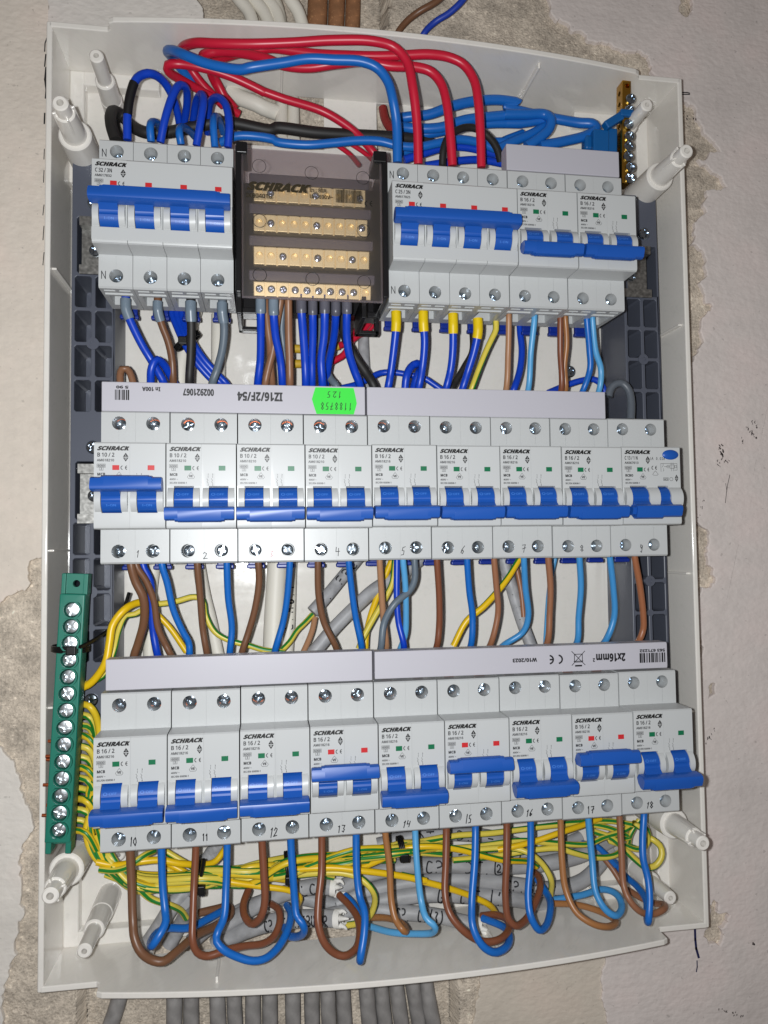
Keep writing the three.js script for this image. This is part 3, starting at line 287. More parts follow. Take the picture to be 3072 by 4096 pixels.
function faceTex(rating, art, kind = 'MCB') {
  return canvas(Math.round(17.6 * PXM), Math.round(21.6 * PXM), (c, W, Hh) => {
    c.fillStyle = HC; c.fillRect(0, 0, W, Hh); const q = v => v * PXM;
    logo(c, q(1.5), q(3.4), q(15.6), q(2.0)); txt(c, rating, q(1.5), q(6.75), q(kind === 'MCB' ? 8.8 : 8.2), q(2.0)); txt(c, art, q(1.5), q(9.2), q(8.6), q(1.25));
    c.strokeStyle = '#333'; c.lineWidth = q(0.14); c.strokeRect(q(1.5), q(10.6), q(4.2), q(1.7)); txt(c, '6000', q(1.8), q(12.0), q(3.6), q(1.1)); c.strokeRect(q(2.7), q(12.3), q(1.9), q(1.5)); txt(c, '3', q(3.3), q(13.5), q(0.7), q(1));
    ce(c, q(13.5), q(11.4), q(4), q(2.1)); txt(c, kind, q(1.6), q(16.5), q(kind === 'MCB' ? 4.1 : 5), q(1.35), '700');
    c.beginPath(); c.moveTo(q(12.6), q(14.6)); c.lineTo(q(14.5), q(17)); c.lineTo(q(13.9), q(17.9)); c.lineTo(q(11.3), q(17.9)); c.lineTo(q(10.7), q(17)); c.closePath(); c.stroke(); txt(c, 'VE', q(11.6), q(17.2), q(1.9), q(1.2), '700');
    txt(c, '400V ~', q(1.6), q(18.7), q(4.3), q(0.9)); txt(c, 'IEC/EN 60898-1', q(1.6), q(20.6), q(9), q(0.9)); diamond(c, q(14.5), q(4.7), q(2.8), q(4.6));
  });
}
const symTex = canvas(4.6 * PXM, 6.6 * PXM, (c, W, Hh) => {
  c.fillStyle = HC; c.fillRect(0, 0, W, Hh); c.strokeStyle = '#333'; c.lineWidth = 3; const q = v => v * PXM;
  for (const x of [1.1, 3.4]) { txt(c, x < 2 ? '1' : '3', q(x - 0.2), q(1), q(0.5), q(0.8)); c.beginPath(); c.moveTo(q(x), q(1.2)); c.lineTo(q(x), q(2.4)); c.moveTo(q(x - 0.7), q(2.7)); c.lineTo(q(x), q(3.8)); c.lineTo(q(x - 0.5), q(4.2)); c.lineTo(q(x - 0.4), q(4.8)); c.lineTo(q(x), q(4.9)); c.lineTo(q(x), q(5.6)); c.stroke(); txt(c, x < 2 ? '2' : '4', q(x - 0.2), q(6.5), q(0.5), q(0.8)); }
});
const rcboTex = canvas(17 * PXM, 14 * PXM, (c, W, Hh) => {
  c.fillStyle = HC; c.fillRect(0, 0, W, Hh); const q = v => v * PXM; c.strokeStyle = '#222'; c.lineWidth = 3;
  ce(c, q(0.4), q(2.6), q(3.9), q(2.2)); c.beginPath(); c.moveTo(q(6), q(1)); c.lineTo(q(6), q(6)); c.moveTo(q(7.4), q(1)); c.lineTo(q(7.4), q(2.4)); c.lineTo(q(6.7), q(3.4)); c.moveTo(q(7.4), q(4)); c.lineTo(q(7.8), q(5)); c.lineTo(q(7.2), q(5.8)); c.moveTo(q(6), q(1.2)); c.lineTo(q(16), q(1.2)); c.lineTo(q(16), q(5)); c.lineTo(q(14), q(5)); c.moveTo(q(8), q(3)); c.lineTo(q(11), q(3)); c.moveTo(q(12.4), q(0.6)); c.lineTo(q(12.4), q(5.6)); c.moveTo(q(13.6), q(0.6)); c.lineTo(q(13.6), q(5.6)); c.stroke(); c.strokeRect(q(11.6), q(2), q(2.8), q(2)); c.strokeRect(q(14.6), q(2.4), q(1.2), q(1.2)); c.beginPath(); c.arc(q(10.4), q(3), q(0.8), 0, 7); c.stroke();
  c.beginPath(); c.moveTo(q(2.5), q(5.4)); c.lineTo(q(4.2), q(7.4)); c.lineTo(q(3.7), q(8)); c.lineTo(q(1.3), q(8)); c.lineTo(q(0.8), q(7.4)); c.closePath(); c.stroke(); c.strokeRect(q(7.4), q(9.4), q(3), q(1.6)); txt(c, 'HCS', q(7.7), q(10.8), q(2.4), q(1)); c.beginPath(); c.arc(q(12.2), q(10.2), q(1), 0, 7); c.stroke(); diamond(c, q(14.4), q(7.6), q(2.2), q(4.2));
});
const levTex = s => canvas(180, 70, (c, W, Hh) => { c.fillStyle = '#1650a6'; c.fillRect(0, 0, W, Hh); c.strokeStyle = c.fillStyle = '#4d86dc'; c.lineWidth = 5; c.font = '400 44px sans-serif'; if (s) { c.fillText('I–ON', 42, 52); } else { c.beginPath(); c.arc(36, 36, 17, 0, 7); c.stroke(); c.fillText('·OFF', 58, 52); } });
const FT = { c32: faceTex('C 32 / 3N', 'AM617832'), c25: faceTex('C 25 / 3N', 'AM617825'), b10: faceTex('B 10 / 2', 'AM618210'), b16: faceTex('B 16 / 2', 'AM618216'), rcbo: faceTex('C 13 / 1 N', 'AK667613', 'RCBO') };
const FM = {}; for (const k in FT) FM[k] = std('#ffffff', 0.42, { map: FT[k] });
const symM = std('#ffffff', 0.42, { map: symTex }), rcboM = std('#ffffff', 0.42, { map: rcboTex }), offM = std('#ffffff', 0.36, { map: levTex(0) }), onM = std('#ffffff', 0.36, { map: levTex(1) });
const plate = (w, h) => S(new THREE.PlaneGeometry(w, h));
const facePlane = plate(17.3, 21.6), symPlane = plate(4.6, 6.6), rcPlane = plate(17, 14);
// the print on the lever follows the drum
const levPrint = on => { const a0 = on ? -0.62 : 0.22, a1 = on ? -0.24 : 0.6, pos = [], uv = [], idx = []; for (let i = 0; i <= 6; i++) { const t = a0 + (a1 - a0) * i / 6; for (const k of [0, 1]) { pos.push(4.5 + k * 9, PV + 6.96 * Math.sin(t), 12.7 + 6.96 * Math.cos(t)); uv.push(k, i / 6); } if (i < 6) { const q = i * 2; idx.push(q, q + 1, q + 2, q + 1, q + 3, q + 2); } } const g = new THREE.BufferGeometry(); g.setAttribute('position', new THREE.Float32BufferAttribute(pos, 3)); g.setAttribute('uv', new THREE.Float32BufferAttribute(uv, 2)); g.setIndex(idx); g.computeVertexNormals(); return S(g); };
const LP = { true: levPrint(true), false: levPrint(false) };
const cover4 = S(cut(box(71.7, 21.4, 0.5, 36, TOPF - 11.5, FZ + 0.1, 0.2), []));
const cover4b = S(box(71.7, 6.6, 0.5, 36, BOTF + 4.9, FZ + 0.1, 0.2));
// handwriting: strokes on a unit cell (y up)
const GL = {
  0: [[.5, 1, .15, .7, .15, .3, .5, 0, .8, .3, .8, .7, .5, 1]], 1: [[.35, .8, .6, 1, .5, 0]], 2: [[.1, .75, .35, 1, .7, .85, .6, .5, .1, .05, .9, .1]], 3: [[.1, .95, .7, .95, .4, .55, .75, .3, .5, 0, .1, .1]], 4: [[.3, 1, .1, .45, .8, .5], [.75, .9, .55, 0]], 5: [[.8, 1, .3, .95, .25, .6, .7, .5, .6, .1, .2, 0]],
  6: [[.7, 1, .25, .5, .2, .15, .5, 0, .75, .25, .5, .45, .25, .3]], 7: [[.1, .9, .8, 1, .5, .5, .4, 0], [.15, .45, .9, .6]], 8: [[.5, .55, .2, .8, .5, 1, .75, .8, .5, .55, .2, .25, .5, 0, .8, .25, .5, .55]], 9: [[.75, .85, .4, 1, .2, .75, .5, .55, .75, .8, .7, .3, .4, 0, .15, .1]],
  A: [[0, 0, .5, 1, 1, 0], [.2, .35, .8, .35]], B: [[.1, 0, .1, 1, .7, .9, .7, .6, .1, .52, .8, .4, .75, .08, .1, 0]], C: [[.9, .9, .4, 1, .1, .6, .15, .2, .5, 0, .9, .1]], D: [[.1, 0, .1, 1, .6, .9, .9, .5, .6, .1, .1, 0]], F: [[.1, 0, .15, 1, .8, 1], [.1, .5, .6, .55]], G: [[.9, .85, .5, 1, .1, .6, .2, .1, .6, 0, .9, .2, .9, .45, .55, .45]], H: [[.1, 0, .1, 1], [.8, 0, .8, 1], [.1, .5, .8, .5]], I: [[.5, 0, .5, 1]], L: [[.1, 1, .1, 0, .8, 0]],
  O: [[.5, 1, .1, .7, .1, .3, .5, 0, .9, .3, .9, .7, .5, 1]], o: [[.5, .6, .2, .4, .25, .1, .5, 0, .8, .2, .7, .5, .5, .6]], P: [[.1, 0, .12, 1, .7, .95, .75, .65, .12, .5]], R: [[.1, 0, .1, 1, .7, .9, .7, .6, .1, .5, .85, 0]], S: [[.85, .85, .4, 1, .15, .75, .75, .35, .6, .05, .1, .1]], T: [[0, 1, 1, 1], [.5, 1, .5, 0]], U: [[.1, 1, .1, .2, .5, 0, .9, .2, .9, 1]], '(': [[.7, 1.1, .4, .7, .4, .3, .7, -.1]], ')': [[.3, 1.1, .6, .7, .6, .3, .3, -.1]], '-': [[.1, .5, .8, .5]], '.': [[.2, .02, .3, .0]], ':': [[.3, .1, .35, .12], [.3, .6, .35, .62]], ' ': [],
  '②': [[.2, .65, .4, .85, .65, .75, .6, .5, .25, .2, .8, .22], [.5, 1.2, .1, 1.05, -.1, .6, 0, .1, .45, -.15, .95, 0, 1.15, .5, 1, 1, .5, 1.2]],
};
const strokes = (s, x, y, w, h, gap = 0.25, lean = 0.1) => { const out = []; [...s].forEach((ch, i) => { for (const l of GL[ch] || []) { const p = []; for (let k = 0; k < l.length; k += 2) p.push([x + i * w * (1 + gap) + (l[k] + lean * l[k + 1]) * w, y + l[k + 1] * h]); out.push(p); } }); return out; };
const B = { x: [-1.6, 0, 1.3, 156.8], y: [148.8, 0, -149.3, 147.1], z: [1.0, 0, 2.8] };
function breaker({ x, top, z, poles, on, face, num, label, group, name = 'circuit_breaker', dim }) {
  const o = thing(name, label, 'breaker', x, top - H, z, group);
  const rc = face === 'rcbo';
  if (rc) mk('housing', rcboGeo, M.housing, o);
  for (let k = 0; k < poles; k++) {
    const px = rc ? k * 18 : 0.15 + k * (poles * 18 - 18.3) / (poles - 1);
    if (!rc) at(mk('pole_housing', poleGeo, M.housing, o), px, 0, 0);
    for (const [a, b] of BORE) screw(o, px + a, b, -7.8, 1.07);
    at(mk('rail_latch', latchGeo, M.latch, o), px + 9, 0.5, -43);
    if (!rc) {
      at(mk('toggle_guard', GUARD.a, M.housing, o), px + 0.85, 0, 0); at(mk('toggle_guard', GUARD.b, M.housing, o), px + 13.85, 0, 0);
      const l = at(mk('toggle_lever', LEV[on], M.lever, o), px, 0, 0); mk('lever_print', LP[on], on ? onM : offM, l);
      at(mk('indicator_window', winGeo, on ? M.redWin : M.greenWin, o), px + (k ? 10.7 : 10.9), TOPF - 13.2, FZ + (poles === 4 ? 0.5 : 0.15));
    }
  }
  if (!rc) mk('toggle_bar', BARS[poles][on], M.lever, o);
  if (poles === 4) { mk('front_cover', cover4, M.housing, o); mk('lower_cover', cover4b, M.housing, o); for (const y of [72.5, 5]) mk('neutral_letter', S(ribbons([[[1.9, y], [1.9, y + 4], [3.9, y], [3.9, y + 4]]], 0.38, 0.06)), M.ink, o); }
  const fp = at(mk('printed_face', facePlane, FM[face], o), 8.95, TOPF - 11.6, FZ + (poles === 4 ? 0.42 : 0.07));
  if (poles === 2 && !rc) at(mk('printed_symbol', symPlane, symM, o), 22.6, TOPF - 19.2, FZ + 0.07);
  if (rc) {
    at(mk('printed_symbol', rcPlane, rcboM, o), 26.4, TOPF - 15.5, FZ + 0.07);
    for (const [a, w] of [[0.9, 3.6], [14.9, 6.6], [28.1, 7.4]]) at(mk('toggle_guard', guardGeo(w), M.housing, o), a, 0, 0);
    mk('toggle_lever', leverGeo(false, 4.8, 14.6), M.lever, o); mk('toggle_lever', leverGeo(false, 21.8, 27.8), M.lever, o);
    mk('toggle_bar', S(join([prof(side(false, BARM), 3.4, 19.2, 0.7), prof(side(false, BAR), 19.2, 30.6, 0.7), prof(side(false, BAR.map(([d, zz]) => [7.3 + (d - 7.3) * 0.7, 22.8 + (zz - 22.8) * 0.75])), 1.2, 3.6, 0.7)])), M.lever, o);
    at(mk('indicator_window', winGeo, M.greenWin, o), 10.9, TOPF - 13.2, FZ + 0.15);
    mk('test_button', S(new THREE.SphereGeometry(1, 28, 14).scale(5, 2.9, 1.3).translate(30, TOPF - 4.6, FZ)), M.lever, o);
    mk('printed_rating', S(ribbons(strokes('IAn', 17, TOPF - 7.6, 1, 1.5).concat(strokes('0.03A', 21, TOPF - 7.6, 0.9, 1.5)), 0.2, FZ + 0.08)), M.ink, o);
  }
  if (num) mk('handwritten_number', S(ribbons(strokes(num, 18 - num.length * 1.5 + (num.length === 1 ? 0.6 : 0) + rnd(-0.8, 1), 2.6 + rnd(-0.5, 0.9), (num.length > 1 ? 1.8 : 2.4) * rnd(0.85, 1.2), 4.2 * rnd(0.8, 1.15), rnd(0, 0.3), rnd(-0.1, 0.5)).map(l => l.map(([a, b]) => [a + rnd(-0.2, 0.2), b + rnd(-0.25, 0.25)])), num === '3' ? 0.25 : num.length > 1 ? 0.5 : 0.36, 0.06)), num === '3' ? M.redInk : M.ink, o);
  return o;
}
breaker({ x: B.x[0], top: B.y[0], z: B.z[0], poles: 4, on: true, face: 'c32', label: 'four-pole white breaker with raised blue toggles, beside the clear distribution block and rack', group: 'four-pole breakers' });
breaker({ x: B.x[3], top: B.y[3], z: B.z[0], poles: 4, on: true, face: 'c25', label: 'four-pole white breaker with raised blue toggles, fed by the red wires', group: 'four-pole breakers' });
breaker({ x: B.x[3] + 72, top: B.y[3], z: B.z[0], poles: 2, on: false, face: 'b16', label: 'two-pole breaker in the top row next to the four-pole one, toggles down', group: 'two-pole breakers' });
breaker({ x: B.x[3] + 108, top: B.y[3], z: B.z[0], poles: 2, on: false, face: 'b16', label: 'last two-pole breaker of the top row, beside the rack', group: 'two-pole breakers' });
const NW = ['one', 'two', 'three', 'four', 'five', 'six', 'seven', 'eight', 'nine', 'ten', 'eleven', 'twelve', 'thirteen', 'fourteen', 'fifteen', 'sixteen', 'seventeen', 'eighteen'];
for (let i = 0; i < 18; i++) {
  const r = i < 9 ? 1 : 2, k = i % 9, on = [0, 12, 14, 16].includes(i), rc = i === 8;
  breaker({ x: B.x[r] + k * 36, top: B.y[r] + rnd(-0.25, 0.25), z: B.z[r] + rnd(-0.3, 0.3), poles: 2, on, face: rc ? 'rcbo' : i < 4 ? 'b10' : 'b16', num: String(i + 1), name: rc ? 'residual_current_breaker' : 'circuit_breaker', label: rc ? 'residual current breaker with blue oval test button, marked nine in pen' : `two-pole white breaker marked ${NW[i]} in pen, blue toggles ${on ? 'up' : 'down'}`, group: rc ? undefined : 'two-pole breakers' });
}

// ---- busbars over the breakers' upper terminals
function busbar(x0, x1, y0, y1, z, tex, label, pins, pinTop, shoulderZ) {
  const o = thing('comb_busbar', label, 'busbar', x0, y0, z, 'light grey comb busbars');
  const w = x1 - x0, h = y1 - y0;
  mk('busbar_cover', S(box(w - 0.5, h, 10, w / 2, h / 2, -5, 0.5)), M.busbar, o);
  mk('busbar_fin', S(box(w - 2, h - 3, 2, w / 2, h / 2, -11.5, 0.5)), M.busbar, o);
  if (tex) { const [t, a, b] = tex; at(mk('printed_text', plate(b - a, h - 1.6), std('#ffffff', 0.45, { map: t }), o), (a + b) / 2, h / 2, 0.06); }
  for (const px of pins) mk('copper_pin', S(bx(px - 2.8 - x0, px + 2.8 - x0, -9.6 - (y0 - pinTop), 2, shoulderZ - 11.2 - z, shoulderZ - 9.8 - z)), M.copper, o);
  return o;
}
const pinsOf = (x0, n) => Array.from({ length: n }, (_, i) => x0 + 9.3 + i * 18);
const flip = (c, W, Hh) => { c.translate(W, Hh); c.rotate(Math.PI); };
const tex2 = canvas(1460, 146, (c, W, Hh) => { c.fillStyle = '#b9b7bf'; c.fillRect(0, 0, W, Hh); flip(c, W, Hh); txt(c, 'IZ16/2F/54', 470, 110, 255, 48, '700', '#16161a'); txt(c, '002921067', 855, 122, 170, 36, '700', '#16161a'); txt(c, 'In 100A', 1148, 128, 98, 22, '700', '#16161a'); txt(c, '5 90', 1320, 132, 66, 16, '700', '#16161a'); bars(c, 1316, 54, 76, 56, '#0a0a0c', 14, 11); });
const tex3 = canvas(1800, 150, (c, W, Hh) => {
  c.fillStyle = '#b9b7bf'; c.fillRect(0, 0, W, Hh); flip(c, W, Hh); const k = '#141418'; bars(c, 12, 30, 172, 62, k, 26, 5); txt(c, '563 671232', 12, 116, 165, 18, '700', k); txt(c, '2x16mm', 270, 96, 190, 50, '700', k); txt(c, '2', 465, 70, 14, 22, '700', k);
  c.strokeStyle = k; c.lineWidth = 4; c.strokeRect(545, 50, 50, 50); c.beginPath(); c.moveTo(528, 30); c.lineTo(612, 120); c.moveTo(612, 30); c.lineTo(528, 120); c.moveTo(540, 56); c.lineTo(600, 56); c.stroke(); c.fillStyle = k; c.fillRect(548, 22, 44, 10); ce(c, 672, 44, 100, 56, k); txt(c, 'W10/2023', 830, 86, 150, 24, '700', k);
});
const y2 = B.y[1], y3 = B.y[2];
busbar(-0.2, 143.4, y2 + 0.3, y2 + 16.4, -1.6, [tex2, 0.6, 142.6], 'comb busbar with upside-down print and the green sticker', pinsOf(0, 8), y2, 0);
busbar(144, 288.3, y2 + 0.3, y2 + 16.5, -2, null, 'blank comb busbar in line with the green-stickered one', pinsOf(144, 8), y2, 0);
busbar(3.2, 145.4, y3 + 0.9, y3 + 17.2, B.z[2] - 1.8, null, 'blank comb busbar over the breakers marked ten to thirteen', pinsOf(B.x[2], 8), y3, B.z[2]);
busbar(146.2, 321.4, y3 + 1.4, y3 + 16.6, B.z[2] - 1.8, [tex3, 0.4, 174.8], 'comb busbar with upside-down print and barcode over the bottom row', pinsOf(B.x[2] + 144, 10), y3, B.z[2]);
busbar(B.x[3] + 72.4, B.x[3] + 144.2, B.y[3] + 1.4, B.y[3] + 17.2, -1.2, null, 'short comb busbar over the two small breakers of the top row', pinsOf(B.x[3] + 72, 4), B.y[3], B.z[0]);
{
  const st = canvas(400, 250, (c, W, Hh) => { c.fillStyle = '#2fdc3a'; c.fillRect(0, 0, W, Hh); flip(c, W, Hh); c.strokeStyle = '#123016'; c.lineWidth = 6; const put = (s, x, y, w, h, g) => { for (const l of strokes(s, x, 0, w, h, g)) { c.beginPath(); l.forEach((p, i) => c[i ? 'lineTo' : 'moveTo'](p[0], y - p[1])); c.stroke(); } }; put('1188758', 40, 108, 32, 66, 0.3); put('125', 130, 215, 38, 58, 0.3); });
  const L = [113.0,138.3,0.5,15.5], s = new THREE.Shape(), W = L[1] - L[0], Hs = L[3] - L[2];
  s.moveTo(W * 0.1, 0); s.lineTo(W * 0.93, 0); s.quadraticCurveTo(W * 0.97, Hs * 0.22, W, Hs * 0.42); s.quadraticCurveTo(W * 0.97, Hs * 0.75, W * 0.93, Hs); s.lineTo(W * 0.08, Hs); s.quadraticCurveTo(W * 0.03, Hs * 0.75, 0, Hs * 0.55); s.quadraticCurveTo(W * 0.04, Hs * 0.3, W * 0.1, 0);
  const g = new THREE.ExtrudeGeometry(s, { depth: 0.15, bevelEnabled: false }); for (let i = 0; i < g.attributes.uv.count; i++) g.attributes.uv.setXY(i, g.attributes.position.getX(i) / W, g.attributes.position.getY(i) / Hs);
  const o = thing('price_sticker', 'bright green sticker with handwritten numbers upside down on the busbar', 'sticker', L[0], L[2], -1.5); mk('sticker_paper', S(g), std('#ffffff', 0.6, { map: st }), o);
}

// ---- distribution block with the smoked cover
{
  const o = thing('distribution_block', 'black framed distribution block with smoked clear cover over brass bars', 'terminal block', 71.4, 61.5, -44), W = 85, Hb = 87, F = 49;
  mk('block_base', S(bx(1, W - 1, 6, Hb - 2, 0, 10)), M.blackFrame, o);
  for (const x of [0, W - 3.2]) mk('side_frame', S(bx(x, x + 3.2, 4, Hb, 0, F + 1.4, 0.8)), M.blackFrame, o);
  for (const [a, b] of [[0.4, 6.6], [W - 8, W - 0.4]]) mk('frame_corner', S(bx(a, b, Hb - 5, Hb + 1.5, 30, F + 2, 0.8)), M.blackFrame, o);
  for (const x of [0.4, W - 15]) mk('foot_frame', S(join([bx(x, x + 14.5, -6.5, -4, 8, 14, 0.5), bx(x, x + 2.6, -6.5, 6, 8, 46, 0.5), bx(x + 12, x + 14.5, -6.5, 6, 8, 14, 0.5), bx(x, x + 14.5, 2, 5.5, 8, 20, 0.5)])), M.blackFrame, o);
  at(mk('smoked_cover', plate(W - 6.8, Hb - 2.8), M.smoke, o), W / 2, Hb / 2 + 0.2, F);
  mk('cover_rim', S(join([bx(3.4, W - 3.4, 1.4, 2.4, F - 1, F + 0.5, 0.3), bx(3.4, 4.2, 2, Hb - 2, F - 1, F + 0.4, 0.2), bx(W - 4.2, W - 3.4, 2, Hb - 2, F - 1, F + 0.4, 0.2)])), M.smoke, o);
  for (const [x, y] of [[13, 76], [42, 74], [71, 73], [13, 45], [71, 42.5], [13, 14.5], [42, 13.5], [71, 13]]) { const r = at(mk('cover_ring', S(new THREE.TorusGeometry(3.7, 0.13, 8, 30)), M.blackFrame, o), x, y, F + 0.05); }
  [[67, 77, 26], [46, 55.5, 33.5], [24, 34, 40], [4.2, 12.2, 45]].forEach(([y0, y1, z], i) => {
    const yy0 = Math.min(y0, y1), yy1 = Math.max(y0, y1);
    const ym = (yy0 + yy1) / 2, tip = g => S(g.translate(0, -ym, -z).rotateX(0.2));
    at(mk('insulating_step', tip(bx(7, W - 7, yy1 + 0.8, yy1 + 6.4, z - 16, z - 3, 0.6)), M.stepPlastic, o), 0, ym, z);
    const b = at(mk('brass_bar', tip(cut(bx(9.5, W - 9.5, yy0, yy1, z - 9, z, 0.6), Array.from({ length: 10 }, (_, k) => cylZ(2.1, z - 4, z + 1, 12.8 + k * 6.6, ym, 14)).concat(Array.from({ length: 9 }, (_, k) => bx(15.6 + k * 6.6, 16.6 + k * 6.6, yy0 - 1, yy1 + 1, z - 2.5, z + 1))))), M.dullBrass, o), 0, ym, z);
    for (let k = 0; k < 10; k++) if (i === 3 ? k !== 9 : i === 2 ? k % 3 === 2 : k % 4 === 1) screw(b, 12.8 + k * 6.6, 0.2, -0.9, 0.66, 'bar_screw').rotation.x = 0.2;
  });
  const pt = canvas(1560, 800, (c) => { c.clearRect(0, 0, 1560, 800); logo(c, 50, 200, 660, 88, '#2c2410'); txt(c, 'IKB04016', 45, 290, 285, 50, '400', '#2c2614'); txt(c, 'In : 80A', 745, 185, 190, 42, '400', '#2c2614'); txt(c, 'Ui : 690V~', 745, 258, 262, 42, '400', '#2c2614'); bars(c, 1040, 140, 290, 150, '#2a2412', 46, 77); txt(c, '·· ·········· ····', 1030, 325, 310, 14, '400', '#2c2614'); ce(c, 1370, 250, 104, 62, '#15130c'); });
  at(mk('printed_text', plate(78, 40), std('#ffffff', 0.5, { map: pt, transparent: true }), o), 42.5, 52.3, F + 0.25);
}

// ---- green earth bar, brass neutral bar
{
  const A = [-17.6,-106.6], D = [-23.6,-223.9], L = Math.hypot(A[0] - D[0], A[1] - D[1]);
  const o = thing('earth_terminal_bar', 'green plastic earth terminal bar with a column of bright screws', 'terminal bar', D[0], D[1], -14); o.rotation.z = Math.atan2(-(A[0] - D[0]), A[1] - D[1]);
  const n = 14, pitch = L / (n - 1), bores = [];
  for (let i = 0; i < n; i++) bores.push(cylZ(4.3, -7, 4, 0.4, i * pitch, 24));
  mk('bar_body', S(toCreasedNormals(cut(join([bx(-6.6, 6.6, -6.8, L + 8.5, -13, -0.6, 0.8)]), [...bores.map(b => b)]), 0.5)), M.green, o);
  for (let i = 0; i < n; i++) { mk('screw_collar', S(toCreasedNormals(cut(cylZ(5.3, -2, 1.2, 0.4, i * pitch, 26, 5.0), [cylZ(4.2, -4, 3, 0.4, i * pitch, 24), bx(-6, 7, i * pitch + 4.1, i * pitch + 7, -3, 3), bx(-6, 7, i * pitch - 7, i * pitch - 4.1, -3, 3)]), 0.5)), M.green, o); screw(o, 0.4, i * pitch, -1.7, 1.34).material = M.zinc; }
  mk('mounting_tab', S(join([cut(bx(-5.6, 5.6, L + 7.6, L + 19.5, -9, -5.6, 0.4), [cylZ(2, -12, 0, 0.6, L + 14, 18)]), bx(-6.8, -4.6, L + 8, L + 19.5, -13, -3.6, 0.4), bx(4.4, 6.8, L + 8, L + 19.5, -13, -4.6, 0.4)])), M.green, o);
  mk('mounting_foot', S(join([bx(-6.6, -3.6, -13.5, -5, -13, -3, 0.6), bx(3.6, 6.6, -13.5, -5, -13, -3, 0.6), bx(-4, 4, -10, -6.4, -13, -8, 0.6)])), M.green, o);
  for (const [i, l] of [[8.2, 1.5], [5, 4], [4.1, 5], [3.9, 4.5], [2.4, 5.5], [1.2, 2.5], [0.6, 5]]) mk('copper_tip', S(new THREE.CylinderGeometry(0.9, 0.9, 6 + l, 10).rotateZ(Math.PI / 2).translate(-3.6 - l * 0.28, i * pitch, -8)), M.copper, o);
}
{
  const o = thing('neutral_terminal_bar', 'brass neutral terminal bar with a row of screws, held in a blue clip', 'terminal bar', 325.3, 229.3, -36); o.rotation.z = -0.035;
  mk('bar_body', S(toCreasedNormals(cut(bx(-3, 3, -66, 4, -9, 0, 0.35), Array.from({ length: 9 }, (_, i) => new THREE.CylinderGeometry(1.7, 1.7, 8, 16).rotateZ(Math.PI / 2).translate(-3, -3 - i * 7.6, -4.5)).concat([cylZ(1.6, -4, 2, 0.4, 0.2, 16)])), 0.5)), M.brass, o);
  [[1.6, -9], [0.8, -16.5], [0.4, -26.5], [0.9, -34.5], [0.6, -41.5], [0.2, -48.5], [1.8, -55.5], [1.4, -63]].forEach(([x, y]) => screw(o, x + 0.8, y, 1.4, 1.15));
  mk('clip_holder', S(join([bx(-22, -11, -60, -30, -14, -2, 1), bx(-12, -4.2, -60, -27, -13, -4, 1), bx(-26, -20, -42, -32, -14, -6, 2)])), M.blueClip, o);
  mk('clip_arm', S(join([box(14, 5.5, 6, -9, -24.5, -1.5, 1).translate(9, 24.5, 0).rotateZ(0.62).translate(-9, -24.5, 0), bx(-5, 7, -21.5, -17, -2, 2.4, 0.8)])), M.blueClip, o);
}

